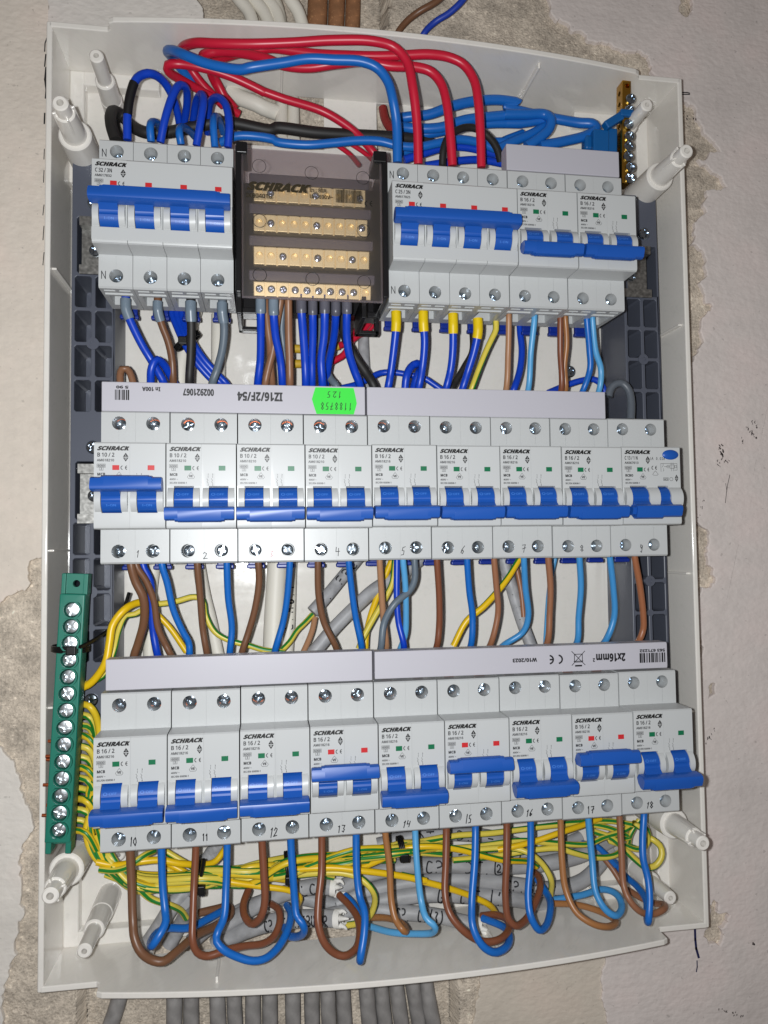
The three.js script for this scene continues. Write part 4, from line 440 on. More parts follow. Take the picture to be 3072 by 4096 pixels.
// ---- wires and cables
const WIRES = [
{"n":"supply_wire","c":"red","r":2.8,"p":[[179.4,157.0,-18.0],[177.8,177.2,-12.0],[174.1,197.6,-6.0],[170.6,212.0,-5.2],[163.2,219.5,-4.7],[150.3,221.6,-4.0],[127.1,221.2,-5.9],[103.1,218.9,-8.0],[79.4,217.2,-10.0],[59.6,218.4,-14.0],[47.8,221.8,-20.0],[39.4,226.5,-32.0],[37.3,232.4,-48.0],[40.1,233.0,-60.0],[48.9,224.5,-66.0],[61.2,214.7,-70.0]],"l":"topmost thick red wire arching over to the second pole of the right four-pole breaker","g":"thick supply wires arching above the top row","k":"wire"},
{"n":"supply_wire","c":"red","r":2.8,"p":[[200.7,157.4,-18.0],[198.5,175.8,-14.0],[196.1,192.9,-12.0],[192.7,205.0,-12.0],[186.6,211.5,-12.0],[177.5,213.5,-12.0],[162.4,213.2,-12.6],[147.5,215.0,-13.3],[129.7,212.5,-14.0],[113.2,210.8,-17.1],[98.6,212.6,-19.9],[88.1,217.4,-22.0],[72.3,223.6,-28.3],[60.3,226.2,-32.9],[52.2,226.2,-36.0],[50.1,231.7,-50.0],[56.3,228.3,-64.0],[63.3,218.3,-72.0]],"l":"thick red wire with the lowest arch, entering the third pole of the right four-pole breaker","g":"thick supply wires arching above the top row","k":"wire"},
{"n":"supply_wire","c":"red","r":2.8,"p":[[218.9,157.6,-18.0],[217.5,177.2,-14.0],[215.5,196.0,-11.0],[213.1,208.2,-11.0],[207.0,217.0,-11.0],[197.8,220.8,-11.0],[185.5,221.5,-11.0],[172.5,220.6,-12.1],[157.6,219.4,-13.3],[137.8,219.0,-15.0],[118.2,220.4,-18.3],[103.6,222.8,-20.7],[90.8,224.6,-22.9],[84.2,223.7,-24.0],[68.2,225.8,-34.0],[54.1,229.1,-52.0],[57.1,226.4,-68.0],[68.5,215.4,-74.0]],"l":"thick red wire with the widest arch, entering the fourth pole of the right four-pole breaker","g":"thick supply wires arching above the top row","k":"wire"},
{"n":"supply_wire","c":"red","r":2.7,"p":[[70.7,212.2,-74.0],[56.2,216.3,-66.0],[44.4,218.0,-58.0],[34.3,217.3,-48.0],[29.8,215.9,-40.0],[30.0,217.0,-36.0],[34.9,217.1,-34.0],[48.3,217.9,-36.5],[67.9,215.7,-40.1],[88.0,209.8,-44.0],[84.7,211.4,-44.5],[99.1,208.6,-46.6],[123.4,204.7,-50.0],[136.2,199.0,-51.1],[145.9,192.6,-52.0],[156.6,181.3,-52.0],[163.6,174.5,-56.0]],"l":"thick red wire sagging diagonally from the loop to the clear distribution block","g":"thick supply wires arching above the top row","k":"wire"},
{"n":"supply_wire","c":"midblue","r":2.9,"p":[[166.6,157.1,-18.0],[165.5,177.8,-13.0],[162.5,189.8,-8.0],[159.4,200.2,-7.3],[153.4,207.1,-6.6],[144.5,209.9,-6.0],[127.1,210.2,-7.1],[112.7,210.0,-7.9],[98.3,207.0,-8.8],[79.3,203.1,-10.0],[73.8,202.7,-12.0],[54.7,207.6,-16.7],[42.1,213.6,-20.0],[33.7,221.2,-28.0],[29.5,227.0,-38.0],[30.8,232.3,-52.0],[40.5,228.2,-66.0],[47.2,229.3,-74.0]],"l":"thick bright blue wire arching beneath the red ones into the neutral pole","g":"thick supply wires arching above the top row","k":"wire"},
{"n":"supply_wire","c":"red","r":1.5,"p":[[128.3,191.9,-60.0],[142.1,181.8,-58.0],[148.3,173.4,-56.0]],"l":"thin red wire slanting down behind the left top edge of the distribution block","k":"wire"},
{"n":"supply_wire","c":"red","r":1.5,"p":[[140.5,192.7,-62.0],[153.3,183.6,-60.0],[161.7,174.3,-58.0]],"l":"thin red wire slanting down behind the top corner of the distribution block","k":"wire"},
{"n":"feed_wire","c":"blue","r":2.4,"p":[[10.0,159.5,-18.0],[10.3,172.4,-16.0],[11.9,183.6,-15.0],[15.1,193.6,-15.0],[18.5,197.8,-16.6],[22.4,199.8,-18.0],[28.3,201.2,-26.0],[32.5,198.0,-34.0],[35.0,191.9,-46.0],[35.4,186.0,-56.0]],"l":"royal blue wire bent in a high arch at the first pole, wrapped in black tape","g":"short blue wires feeding the left four-pole breaker","k":"wire","tape":[0.15,0.36]},
{"n":"feed_wire","c":"blue","r":2.3,"p":[[28.5,158.3,-16.0],[31.4,170.4,-13.0],[35.5,184.3,-13.0],[38.8,192.8,-16.0],[41.9,195.4,-22.0],[41.5,193.6,-34.0],[38.3,189.1,-48.0],[35.2,186.0,-58.0]],"l":"royal blue wire in a narrow arch between first and second pole","g":"short blue wires feeding the left four-pole breaker","k":"wire"},
{"n":"feed_wire","c":"blue","r":2.3,"p":[[48.6,157.8,-16.0],[51.4,172.0,-13.0],[52.7,184.0,-15.0],[50.9,192.1,-22.0],[47.2,193.9,-32.0],[44.0,190.5,-46.0],[41.5,187.5,-56.0]],"l":"royal blue wire in a tight hairpin beside the third pole","g":"short blue wires feeding the left four-pole breaker","k":"wire"},
{"n":"feed_wire","c":"blue","r":2.3,"p":[[66.4,158.1,-16.0],[67.3,171.2,-13.0],[65.1,183.1,-15.0],[60.0,191.1,-22.0],[55.2,193.5,-32.0],[52.9,191.2,-46.0],[51.5,189.4,-58.0]],"l":"royal blue wire in a rounded arch at the fourth pole","g":"short blue wires feeding the left four-pole breaker","k":"wire"},
{"n":"feed_wire","c":"midblue","r":2.2,"p":[[23.1,159.4,-18.0],[22.8,166.6,-16.0],[23.1,172.0,-20.0],[24.9,177.2,-30.0],[25.7,180.7,-46.0]],"l":"stubby light blue wire bending back from the top of the second pole","g":"short blue wires feeding the left four-pole breaker","k":"wire"},
{"n":"feed_wire","c":"midblue","r":2.2,"p":[[39.8,159.0,-18.0],[39.0,164.9,-16.0],[39.3,170.1,-20.0],[41.9,176.1,-32.0],[45.3,180.2,-48.0]],"l":"stubby light blue wire bending back from the top of the third pole","g":"short blue wires feeding the left four-pole breaker","k":"wire"},
{"n":"feed_wire","c":"midblue","r":2.2,"p":[[58.9,158.6,-18.0],[58.2,170.3,-16.0],[58.4,177.7,-20.0],[60.2,184.8,-34.0],[61.8,185.7,-50.0]],"l":"stubby light blue wire bending back from the top of the fourth pole","g":"short blue wires feeding the left four-pole breaker","k":"wire"},
{"n":"sheathed_cable","c":"black","r":3.6,"p":[[-0.4,170.3,-40.0],[-3.5,180.4,-42.0],[-4.7,188.8,-46.0],[-3.8,195.3,-52.0],[0.4,195.0,-56.0],[6.7,187.5,-54.0],[14.9,183.3,-52.0],[26.9,184.2,-52.0],[42.3,186.3,-48.0],[57.5,189.4,-46.0],[69.5,190.6,-47.4],[92.0,189.6,-50.0],[93.9,191.2,-50.2],[120.2,191.2,-52.0],[147.2,192.7,-54.0],[174.9,194.2,-56.0],[198.1,195.9,-60.0]],"l":"dusty black cable running across behind the tops of the breakers","k":"cable"},
{"n":"sheathed_cable","c":"black","r":2.6,"p":[[-0.0,179.1,-56.0],[-3.9,188.4,-58.0],[-4.2,197.1,-62.0],[1.0,196.5,-64.0],[10.4,189.6,-62.0],[25.8,187.0,-60.0]],"l":"thinner black cable hooked beside the tall arch at the first pole","k":"cable"},
{"n":"link_wire","c":"midblue","r":2.7,"p":[[60.4,177.0,-46.0],[69.7,179.5,-42.0],[83.8,179.6,-40.8],[93.7,177.7,-40.0],[93.7,177.0,-39.9],[112.0,175.0,-38.0],[129.5,177.2,-37.5],[145.0,179.5,-37.0],[158.6,180.0,-36.7],[171.2,177.8,-36.5],[183.9,178.0,-36.3],[197.9,181.6,-36.0],[210.2,185.2,-37.3],[226.0,184.7,-39.0],[235.1,182.1,-40.0]],"l":"bright blue wire lying above the distribution block from edge to edge","g":"blue wires running sideways behind the top row","k":"wire"},
{"n":"link_wire","c":"blue","r":2.5,"p":[[174.9,170.8,-40.0],[187.9,176.0,-40.0],[202.3,181.4,-41.1],[215.8,183.1,-42.0],[236.4,181.0,-44.0]],"l":"royal blue wire curving low behind the red wires of the right breaker","g":"blue wires running sideways behind the top row","k":"wire"},
{"n":"link_wire","c":"blue","r":2.5,"p":[[190.6,172.2,-48.0],[211.7,176.9,-48.0],[228.9,179.3,-49.1],[242.7,178.4,-50.0]],"l":"royal blue wire nearly hidden behind the black loop","g":"blue wires running sideways behind the top row","k":"wire"},
{"n":"link_wire","c":"midblue","r":3.3,"p":[[171.3,208.6,-60.0],[180.6,208.6,-56.0],[194.8,210.3,-54.1],[210.1,215.9,-52.0],[224.8,220.3,-52.0],[242.0,222.7,-52.0],[256.2,222.1,-53.1],[245.6,220.0,-54.0],[265.2,216.1,-54.0],[284.1,212.3,-51.6],[297.5,210.1,-50.0],[305.7,208.4,-47.3],[308.0,204.8,-46.0],[301.4,199.7,-46.0],[284.9,194.3,-46.0],[267.5,189.9,-46.0]],"l":"uppermost blue wire reaching the brass neutral bar and doubling back","g":"blue wires running sideways behind the top row","k":"wire"},
{"n":"link_wire","c":"midblue","r":3.3,"p":[[172.0,203.0,-58.0],[185.7,200.0,-54.0],[202.0,200.7,-52.0],[218.4,205.9,-50.0],[240.7,209.7,-48.8],[256.5,211.6,-48.0],[243.1,210.0,-47.0],[258.9,210.9,-46.4],[271.4,211.6,-46.0],[275.2,207.4,-44.0],[274.0,201.4,-44.5],[267.3,195.0,-45.2],[258.3,188.7,-46.0]],"l":"thick blue wire folded into a loop left of the brass bar, dusted white","g":"blue wires running sideways behind the top row","k":"wire"},
{"n":"link_wire","c":"midblue","r":3.1,"p":[[179.0,199.5,-60.0],[195.0,198.5,-56.0],[213.8,202.8,-54.1],[235.9,206.1,-52.0],[257.8,207.8,-52.0],[244.6,207.1,-52.0],[258.1,207.6,-51.0],[270.6,209.6,-50.0],[276.4,209.2,-50.0],[265.5,200.7,-49.4],[250.1,192.9,-48.6],[238.4,186.1,-48.0]],"l":"blue wire under the dusty loop, running down to the grey busbar","g":"blue wires running sideways behind the top row","k":"wire"},
{"n":"link_wire","c":"midblue","r":2.4,"p":[[174.7,183.0,-56.0],[191.5,189.8,-56.0],[219.5,193.6,-55.0],[249.0,196.3,-54.0],[245.1,196.0,-54.0],[259.8,203.9,-56.0]],"l":"blue wire crossing behind the black loop towards the neutral bar","g":"blue wires running sideways behind the top row","k":"wire"},
{"n":"link_wire","c":"black","r":2.3,"p":[[195.8,160.2,-24.0],[196.3,169.6,-22.0],[200.3,178.3,-22.0],[209.9,185.2,-24.0],[219.0,186.4,-26.0],[227.1,183.1,-28.0],[233.7,177.7,-32.0],[237.0,172.4,-36.0]],"l":"black wire in a round arch among the red wires of the right breaker","k":"wire"},
{"n":"supply_wire","c":"darkred","r":3.0,"p":[[168.0,228.1,-80.0],[169.3,218.8,-78.0],[173.7,208.7,-74.0],[177.8,202.1,-72.0]],"l":"dark red wire coming out of the hole in the back panel","k":"wire"},
{"n":"white_conduit","c":"white","r":5.2,"p":[[63.6,234.9,-88.0],[71.4,230.8,-86.0],[81.4,227.0,-85.0],[86.7,225.1,-86.0],[95.7,224.7,-90.0]],"l":"white conduit lying across the cut-out behind the red wires","k":"conduit"},
{"n":"white_conduit","c":"white","r":4.2,"p":[[99.2,235.6,-92.0],[98.8,202.9,-84.0]],"l":"upright white conduit in the cut-out, beside its twin","k":"conduit"},
{"n":"white_conduit","c":"white","r":4.2,"p":[[107.5,237.5,-94.0],[107.0,204.6,-86.0]],"l":"upright white conduit in the cut-out, nearest the concrete","k":"conduit"},
{"n":"drop_wire","c":"blue","r":2.35,"p":[[9.5,70.2,-18.0],[9.5,62.2,-18.0],[10.5,58.6,-18.7],[13.1,52.1,-20.1],[18.0,41.9,-22.3],[22.3,34.6,-24.0],[26.6,27.0,-27.9],[28.7,22.7,-30.0],[28.7,8.7,-58.0]],"l":"royal blue wire slanting down from the first pole of the left four-pole breaker","g":"wires hanging between top and middle row","k":"wire","fer":["ferGrey",14.5,3]},
{"n":"drop_wire","c":"brown","r":2.2,"p":[[27.0,69.3,-18.0],[27.0,61.3,-18.0],[28.7,54.4,-21.0],[31.9,45.4,-25.0],[33.6,36.1,-28.8],[33.8,22.9,-34.0],[33.8,8.9,-62.0]],"l":"brown wire curving down from the second pole of the left four-pole breaker","g":"wires hanging between top and middle row","k":"wire","fer":["ferGrey",14,3]},
{"n":"drop_wire","c":"black","r":2.5,"p":[[45.4,69.3,-16.0],[45.4,61.3,-16.0],[45.5,52.0,-18.9],[44.7,37.4,-23.3],[43.5,21.8,-28.0],[43.5,7.8,-56.0]],"l":"straight black wire hanging from the third pole of the left four-pole breaker","g":"wires hanging between top and middle row","k":"wire","fer":["ferGrey",14,3]},
{"n":"drop_wire","c":"grey","r":2.4,"p":[[63.0,69.2,-16.0],[63.0,61.2,-16.0],[63.9,52.8,-19.6],[62.7,42.1,-24.0],[59.4,31.1,-28.6],[56.3,23.0,-32.0],[56.3,9.0,-60.0]],"l":"grey wire curving left from the fourth pole of the left four-pole breaker","g":"wires hanging between top and middle row","k":"wire","fer":["ferGrey",14,3]},
{"n":"bundled_wire","c":"blue","r":2.2,"p":[[30.3,85.7,-52.0],[30.3,71.7,-52.0],[33.6,62.4,-50.0],[38.8,50.5,-46.0],[45.4,39.4,-46.0],[53.2,30.5,-48.0],[58.1,26.1,-50.0],[58.1,20.1,-78.0]],"l":"royal blue wire at the lower edge of the tied bundle","g":"royal blue wires tied in a slanting bundle","k":"wire"},
{"n":"bundled_wire","c":"blue","r":2.2,"p":[[33.4,85.5,-52.0],[33.4,71.5,-52.0],[36.0,62.5,-50.0],[40.9,51.5,-46.0],[47.7,40.4,-46.0],[55.6,31.5,-48.0],[61.2,26.2,-50.0],[61.2,20.2,-78.0]],"l":"royal blue wire in the middle of the tied bundle","g":"royal blue wires tied in a slanting bundle","k":"wire"},
{"n":"bundled_wire","c":"blue","r":2.2,"p":[[36.5,85.3,-52.0],[36.5,71.3,-52.0],[38.5,62.6,-50.0],[43.0,52.5,-46.0],[50.0,41.4,-46.0],[58.1,32.5,-48.0],[64.3,26.2,-50.0],[64.3,20.2,-78.0]],"l":"royal blue wire at the upper edge of the tied bundle","g":"royal blue wires tied in a slanting bundle","k":"wire"},
{"n":"looped_wire","c":"blue","r":2.3,"p":[[22.0,20.5,-26.0],[23.0,28.6,-22.0],[25.6,34.0,-22.0],[28.8,32.9,-26.0],[31.9,28.0,-32.0],[34.3,23.4,-38.0]],"l":"royal blue wire in a small arch above the barcode busbar","g":"wires hanging between top and middle row","k":"wire"},
{"n":"looped_wire","c":"brown2","r":2.1,"p":[[3.0,22.7,-38.0],[3.9,29.0,-34.0],[6.3,31.4,-32.0],[8.8,29.5,-34.0],[10.6,22.9,-38.0]],"l":"brown wire in a small arch beside the dark rack","g":"wires hanging between top and middle row","k":"wire"},
{"n":"white_cable","c":"white","r":4.6,"p":[[57.2,78.2,-76.0],[57.3,55.3,-74.0],[57.3,29.6,-74.0]],"l":"upright white cable behind the grey wire","k":"cable"},
{"n":"white_cable","c":"white","r":4.2,"p":[[43.2,79.7,-74.0],[38.7,63.0,-72.0],[34.7,43.9,-70.0],[33.7,28.2,-70.0]],"l":"slanting white cable behind the black wire","k":"cable"},
{"n":"drop_wire","c":"blue","r":2.3,"p":[[84.8,67.1,-4.0],[84.8,59.1,-4.0],[84.8,46.6,-10.8],[84.4,34.3,-17.2],[82.8,21.0,-24.0],[82.8,7.0,-52.0]],"l":"royal blue wire from the first grey ferrule of the distribution block","g":"wires hanging between top and middle row","k":"wire","fer":["ferGrey",9.5,1]},
{"n":"drop_wire","c":"blue","r":2.3,"p":[[92.0,66.3,-4.0],[92.0,58.3,-4.0],[93.1,46.7,-10.4],[95.9,34.5,-17.0],[97.1,20.9,-24.0],[97.1,6.9,-52.0]],"l":"royal blue wire bending past brown ones from the second grey ferrule","g":"wires hanging between top and middle row","k":"wire","fer":["ferGrey",9.5,1]},
{"n":"drop_wire","c":"brown2","r":2.1,"p":[[87.3,76.7,-12.0],[87.3,68.7,-12.0],[88.8,53.8,-18.3],[90.0,44.9,-22.0],[90.3,34.5,-28.9],[91.4,23.4,-36.0],[91.4,9.4,-64.0]],"l":"brown wire just behind the first blue wire of the distribution block","g":"wires hanging between top and middle row","k":"wire"},
{"n":"drop_wire","c":"brown2","r":2.2,"p":[[96.2,77.4,-14.0],[96.2,69.4,-14.0],[93.5,54.2,-19.2],[91.7,41.8,-23.4],[88.9,31.1,-27.0],[87.0,22.0,-30.0],[87.0,8.0,-58.0]],"l":"brown wire slanting left between two blue wires of the distribution block","g":"wires hanging between top and middle row","k":"wire"},
{"n":"drop_wire","c":"brown2","r":2.3,"p":[[100.5,76.2,-10.0],[100.5,68.2,-10.0],[100.8,48.8,-16.8],[101.3,35.8,-21.2],[101.6,21.5,-26.0],[101.6,7.5,-54.0]],"l":"straight brown wire hanging from the distribution block","g":"wires hanging between top and middle row","k":"wire"},
{"n":"drop_wire","c":"grey","r":2.0,"p":[[98.3,78.9,-26.0],[98.3,70.9,-26.0],[97.0,57.3,-29.1],[97.9,47.7,-31.3],[98.9,36.0,-34.0],[98.9,22.0,-62.0]],"l":"grey wire half hidden among brown wires under the distribution block","g":"wires hanging between top and middle row","k":"wire"},
{"n":"drop_wire","c":"blue","r":2.4,"p":[[107.6,68.6,-4.0],[107.6,60.6,-4.0],[108.9,47.2,-10.2],[110.0,34.6,-15.8],[110.7,20.4,-22.0],[110.7,6.4,-50.0]],"l":"royal blue wire from the first dark ferrule of the distribution block","g":"wires hanging between top and middle row","k":"wire","fer":["ferDark",10,1]},
{"n":"drop_wire","c":"blue","r":2.2,"p":[[114.0,67.8,-4.0],[114.0,59.8,-4.0],[114.4,47.5,-10.6],[114.2,35.0,-17.0],[114.5,20.9,-24.0],[114.5,6.9,-52.0]],"l":"royal blue wire from the second dark ferrule of the distribution block","g":"wires hanging between top and middle row","k":"wire","fer":["ferDark",10,1]},
{"n":"drop_wire","c":"blue","r":2.4,"p":[[120.8,68.8,-4.0],[120.8,60.8,-4.0],[120.8,47.5,-10.0],[119.5,34.9,-15.7],[120.6,20.3,-22.0],[120.6,6.3,-50.0]],"l":"royal blue wire from the third dark ferrule of the distribution block","g":"wires hanging between top and middle row","k":"wire","fer":["ferDark",10,1]},
{"n":"drop_wire","c":"blue","r":2.3,"p":[[127.3,68.9,-6.0],[127.3,60.9,-6.0],[127.3,50.0,-17.9],[125.6,39.7,-28.6],[124.3,30.1,-38.0],[124.3,16.1,-66.0]],"l":"royal blue wire from the fourth dark ferrule of the distribution block","g":"wires hanging between top and middle row","k":"wire","fer":["ferDark",10,1]},
{"n":"drop_wire","c":"blue","r":2.4,"p":[[133.5,69.2,-4.0],[133.5,61.2,-4.0],[134.1,48.3,-11.2],[135.7,39.6,-15.8],[139.2,30.9,-20.7],[143.5,21.3,-26.0],[143.5,7.3,-54.0]],"l":"royal blue wire sweeping right from the last dark ferrule of the distribution block","g":"wires hanging between top and middle row","k":"wire","fer":["ferDark",10,1]},
{"n":"drop_wire","c":"grey","r":2.3,"p":[[120.5,70.5,-44.0],[120.5,62.5,-44.0],[122.1,41.5,-42.0],[126.2,29.9,-38.5],[130.7,22.8,-36.0],[130.7,8.8,-64.0]],"l":"grey wire emerging just above the green sticker","g":"wires hanging between top and middle row","k":"wire"},
{"n":"drop_wire","c":"black","r":2.8,"p":[[134.1,76.1,-36.0],[134.1,68.1,-36.0],[135.4,55.2,-35.5],[141.5,42.5,-34.9],[148.1,32.5,-34.5],[153.5,22.4,-34.0],[153.5,8.4,-62.0]],"l":"thick black wire sweeping right beside the last blue wire","g":"wires hanging between top and middle row","k":"wire"},
{"n":"sleeved_wire","c":"yellow2","r":2.7,"p":[[103.4,52.4,-58.0],[115.7,52.2,-58.0],[126.5,53.4,-58.0],[134.0,54.5,-56.0]],"l":"upper of two yellow sleeves crossing behind the distribution block wires","k":"wire"},
{"n":"sleeved_wire","c":"yellow2","r":2.7,"p":[[103.8,43.1,-60.0],[109.6,43.2,-60.0],[117.4,44.3,-62.0]],"l":"lower of two yellow sleeves crossing behind the distribution block wires","k":"wire"},
{"n":"red_link","c":"red","r":2.2,"p":[[133.6,54.4,-56.0],[138.9,57.2,-58.0],[145.4,61.5,-59.3],[151.9,68.5,-60.8],[156.1,74.4,-62.0],[160.8,82.4,-66.0]],"l":"red wire rising from the yellow sleeve towards the yellow ferrule","k":"wire"},
{"n":"red_link","c":"red","r":2.2,"p":[[126.5,43.1,-60.0],[131.2,45.9,-60.0],[137.2,49.9,-61.0],[143.4,60.8,-62.7],[149.3,74.3,-64.6],[152.0,84.5,-66.0]],"l":"red wire rising steeply behind the grey cable under the distribution block","k":"wire"},
{"n":"red_link","c":"red","r":1.6,"p":[[145.3,65.9,-72.0],[153.1,66.8,-70.0],[156.4,70.6,-70.0],[163.8,78.9,-70.0]],"l":"thin red wire reaching the corner of the distribution block","k":"wire"},
{"n":"grey_cable","c":"cablegrey","r":3.7,"p":[[152.9,86.2,-76.0],[152.3,65.6,-76.0],[153.1,31.0,-74.0]],"l":"upright pale grey cable behind the red wires","k":"cable"},
{"n":"drop_wire","c":"blue","r":2.4,"p":[[164.5,65.7,-18.0],[164.5,57.7,-18.0],[163.6,44.8,-21.5],[162.1,31.0,-25.2],[160.5,20.6,-28.0],[160.5,6.6,-56.0]],"l":"royal blue wire from the first yellow ferrule of the right four-pole breaker","g":"wires hanging between top and middle row","k":"wire","fer":["ferYellow",12,0]},
{"n":"drop_wire","c":"blue","r":2.4,"p":[[181.1,66.3,-18.0],[181.1,58.3,-18.0],[182.2,48.8,-20.6],[181.6,35.0,-24.3],[179.4,21.0,-28.0],[179.4,7.0,-56.0]],"l":"royal blue wire from the second yellow ferrule of the right four-pole breaker","g":"wires hanging between top and middle row","k":"wire","fer":["ferYellow",12,0]},
{"n":"drop_wire","c":"blue","r":2.4,"p":[[199.4,65.6,-18.0],[199.4,57.6,-18.0],[199.9,44.1,-21.7],[199.1,33.1,-24.7],[196.5,21.1,-28.0],[196.5,7.1,-56.0]],"l":"royal blue wire from the third yellow ferrule of the right four-pole breaker","g":"wires hanging between top and middle row","k":"wire","fer":["ferYellow",12,0]},
{"n":"drop_wire","c":"blue","r":2.4,"p":[[214.8,63.2,-18.0],[214.8,55.2,-18.0],[213.2,44.3,-21.1],[210.0,32.4,-24.6],[206.7,20.8,-28.0],[206.7,6.8,-56.0]],"l":"royal blue wire from the fourth yellow ferrule of the right four-pole breaker","g":"wires hanging between top and middle row","k":"wire","fer":["ferYellow",12,0]},
{"n":"looped_wire","c":"blue","r":2.0,"p":[[134.3,25.0,-46.0],[143.7,27.9,-48.0],[152.4,32.4,-50.2],[159.7,36.5,-52.0],[169.0,36.9,-51.1],[178.2,35.4,-50.2],[187.4,33.4,-49.3],[193.5,29.5,-48.6],[198.8,25.6,-48.0]],"l":"royal blue wire in a wide low arch behind the yellow-ferrule wires","g":"wires hanging between top and middle row","k":"wire"},
{"n":"looped_wire","c":"blue","r":2.4,"p":[[170.7,20.0,-26.0],[171.6,28.8,-24.0],[175.5,35.4,-26.6],[179.2,37.3,-28.0],[182.3,35.6,-36.0],[180.1,29.0,-40.6],[179.2,24.0,-44.0]],"l":"royal blue wire in a hairpin beside the second yellow ferrule wire","g":"wires hanging between top and middle row","k":"wire"},
{"n":"drop_wire","c":"black","r":2.2,"p":[[220.2,72.1,-50.0],[220.2,52.1,-50.0],[214.3,41.2,-48.5],[207.5,30.4,-46.9],[204.0,24.5,-46.0],[204.0,10.5,-74.0]],"l":"black wire half hidden behind two royal blue wires","g":"wires hanging between top and middle row","k":"wire"},
{"n":"earth_wire","c":"pe","r":1.9,"p":[[229.9,68.2,-30.0],[229.9,60.2,-30.0],[228.1,56.2,-30.4],[224.1,47.8,-31.3],[218.7,34.5,-32.7],[214.2,22.2,-34.0],[214.2,10.2,-62.0]],"l":"yellow and green wire slanting beside the fourth yellow ferrule","g":"wires hanging between top and middle row","k":"wire"},
{"n":"drop_wire","c":"tan","r":1.9,"p":[[234.5,73.6,-18.0],[234.5,65.6,-18.0],[235.5,45.6,-23.5],[235.5,21.3,-30.0],[235.5,7.3,-58.0]],"l":"pale brown wire from the first small breaker of the top row","g":"wires hanging between top and middle row","k":"wire"},
{"n":"drop_wire","c":"blue","r":2.2,"p":[[250.6,72.9,-44.0],[250.6,64.9,-44.0],[250.6,50.7,-41.4],[247.9,36.7,-38.8],[242.2,22.7,-36.0],[242.2,8.7,-64.0]],"l":"royal blue wire beside the pale brown one of the top row","g":"wires hanging between top and middle row","k":"wire"},
{"n":"drop_wire","c":"lightblue","r":1.9,"p":[[250.9,73.2,-18.0],[250.9,65.2,-18.0],[250.2,46.0,-23.4],[249.9,21.6,-30.0],[249.9,7.6,-58.0]],"l":"light blue wire from the first small breaker of the top row","g":"wires hanging between top and middle row","k":"wire"},
{"n":"drop_wire","c":"redbrown","r":1.9,"p":[[267.6,74.8,-18.0],[267.6,66.8,-18.0],[268.9,46.3,-22.6],[271.0,21.6,-28.0],[271.0,7.6,-56.0]],"l":"reddish brown wire of the second small breaker of the top row","g":"wires hanging between top and middle row","k":"wire"},
{"n":"drop_wire","c":"orangebrown","r":1.8,"p":[[271.6,75.6,-20.0],[271.6,67.6,-20.0],[274.0,51.9,-24.2],[273.8,37.8,-28.0],[275.4,22.5,-32.0],[275.4,8.5,-60.0]],"l":"orange brown wire of the second small breaker of the top row","g":"wires hanging between top and middle row","k":"wire"},
{"n":"drop_wire","c":"midblue","r":2.0,"p":[[284.9,74.5,-18.0],[284.9,66.5,-18.0],[288.6,47.1,-23.3],[289.9,36.7,-26.0],[286.1,22.3,-30.0],[286.1,8.3,-58.0]],"l":"bright blue wire of the second small breaker of the top row","g":"wires hanging between top and middle row","k":"wire"},
{"n":"drop_wire","c":"lightblue","r":1.9,"p":[[289.5,75.2,-20.0],[289.5,67.2,-20.0],[293.5,47.7,-25.3],[298.3,36.5,-28.5],[298.0,23.0,-32.0],[298.0,9.0,-60.0]],"l":"light blue wire at the end of the top row, beside the rack","g":"wires hanging between top and middle row","k":"wire"},
{"n":"looped_wire","c":"blue","r":2.1,"p":[[271.3,25.7,-50.0],[284.1,31.3,-54.0],[294.7,34.7,-52.6],[303.2,35.7,-51.6],[308.1,33.0,-50.9],[311.1,26.5,-50.0]],"l":"royal blue wire arching behind the wires of the second small breaker","g":"wires hanging between top and middle row","k":"wire"},
{"n":"looped_wire","c":"rackgrey","r":2.6,"p":[[306.5,20.9,-36.0],[307.8,25.6,-36.0],[310.7,28.9,-35.2],[315.3,29.5,-34.4],[319.0,25.2,-33.4],[319.9,17.3,-32.0],[318.3,5.1,-30.0]],"l":"dark grey wire in an arch over the rack above the residual current breaker","g":"wires hanging between top and middle row","k":"wire"},
{"n":"drop_wire","c":"brown","r":2.4,"p":[[13.0,-77.1,-18.0],[13.0,-83.1,-18.0],[15.0,-92.0,-19.9],[18.9,-101.4,-22.0],[18.7,-114.4,-26.5],[14.8,-127.6,-31.2],[12.0,-135.6,-34.0],[12.0,-147.6,-62.0]],"l":"thick brown wire of the first breaker in the middle row","g":"wires hanging between middle and bottom row","k":"wire"},
{"n":"drop_wire","c":"blue","r":2.2,"p":[[17.5,-77.4,-30.0],[17.5,-83.4,-30.0],[21.3,-92.6,-31.5],[21.7,-106.5,-33.6],[22.4,-121.5,-35.8],[24.8,-136.6,-38.0],[24.8,-148.6,-66.0]],"l":"royal blue wire between two brown ones of the first middle breaker","g":"wires hanging between middle and bottom row","k":"wire"},
{"n":"drop_wire","c":"brown","r":1.9,"p":[[15.4,-77.1,-20.0],[15.4,-83.1,-20.0],[20.5,-92.2,-22.3],[24.2,-103.4,-24.9],[26.1,-119.1,-28.2],[29.9,-128.8,-30.4],[33.0,-135.6,-32.0],[33.0,-147.6,-60.0]],"l":"thin brown wire of the first breaker in the middle row","g":"wires hanging between middle and bottom row","k":"wire"},
{"n":"drop_wire","c":"midblue","r":1.95,"p":[[29.5,-76.7,-18.0],[29.5,-82.7,-18.0],[32.1,-93.1,-20.4],[35.1,-108.7,-23.9],[39.8,-121.0,-26.8],[43.2,-128.2,-28.5],[43.5,-135.2,-30.0],[43.5,-147.2,-58.0]],"l":"bright blue wire of the first breaker in the middle row","g":"wires hanging between middle and bottom row","k":"wire"},
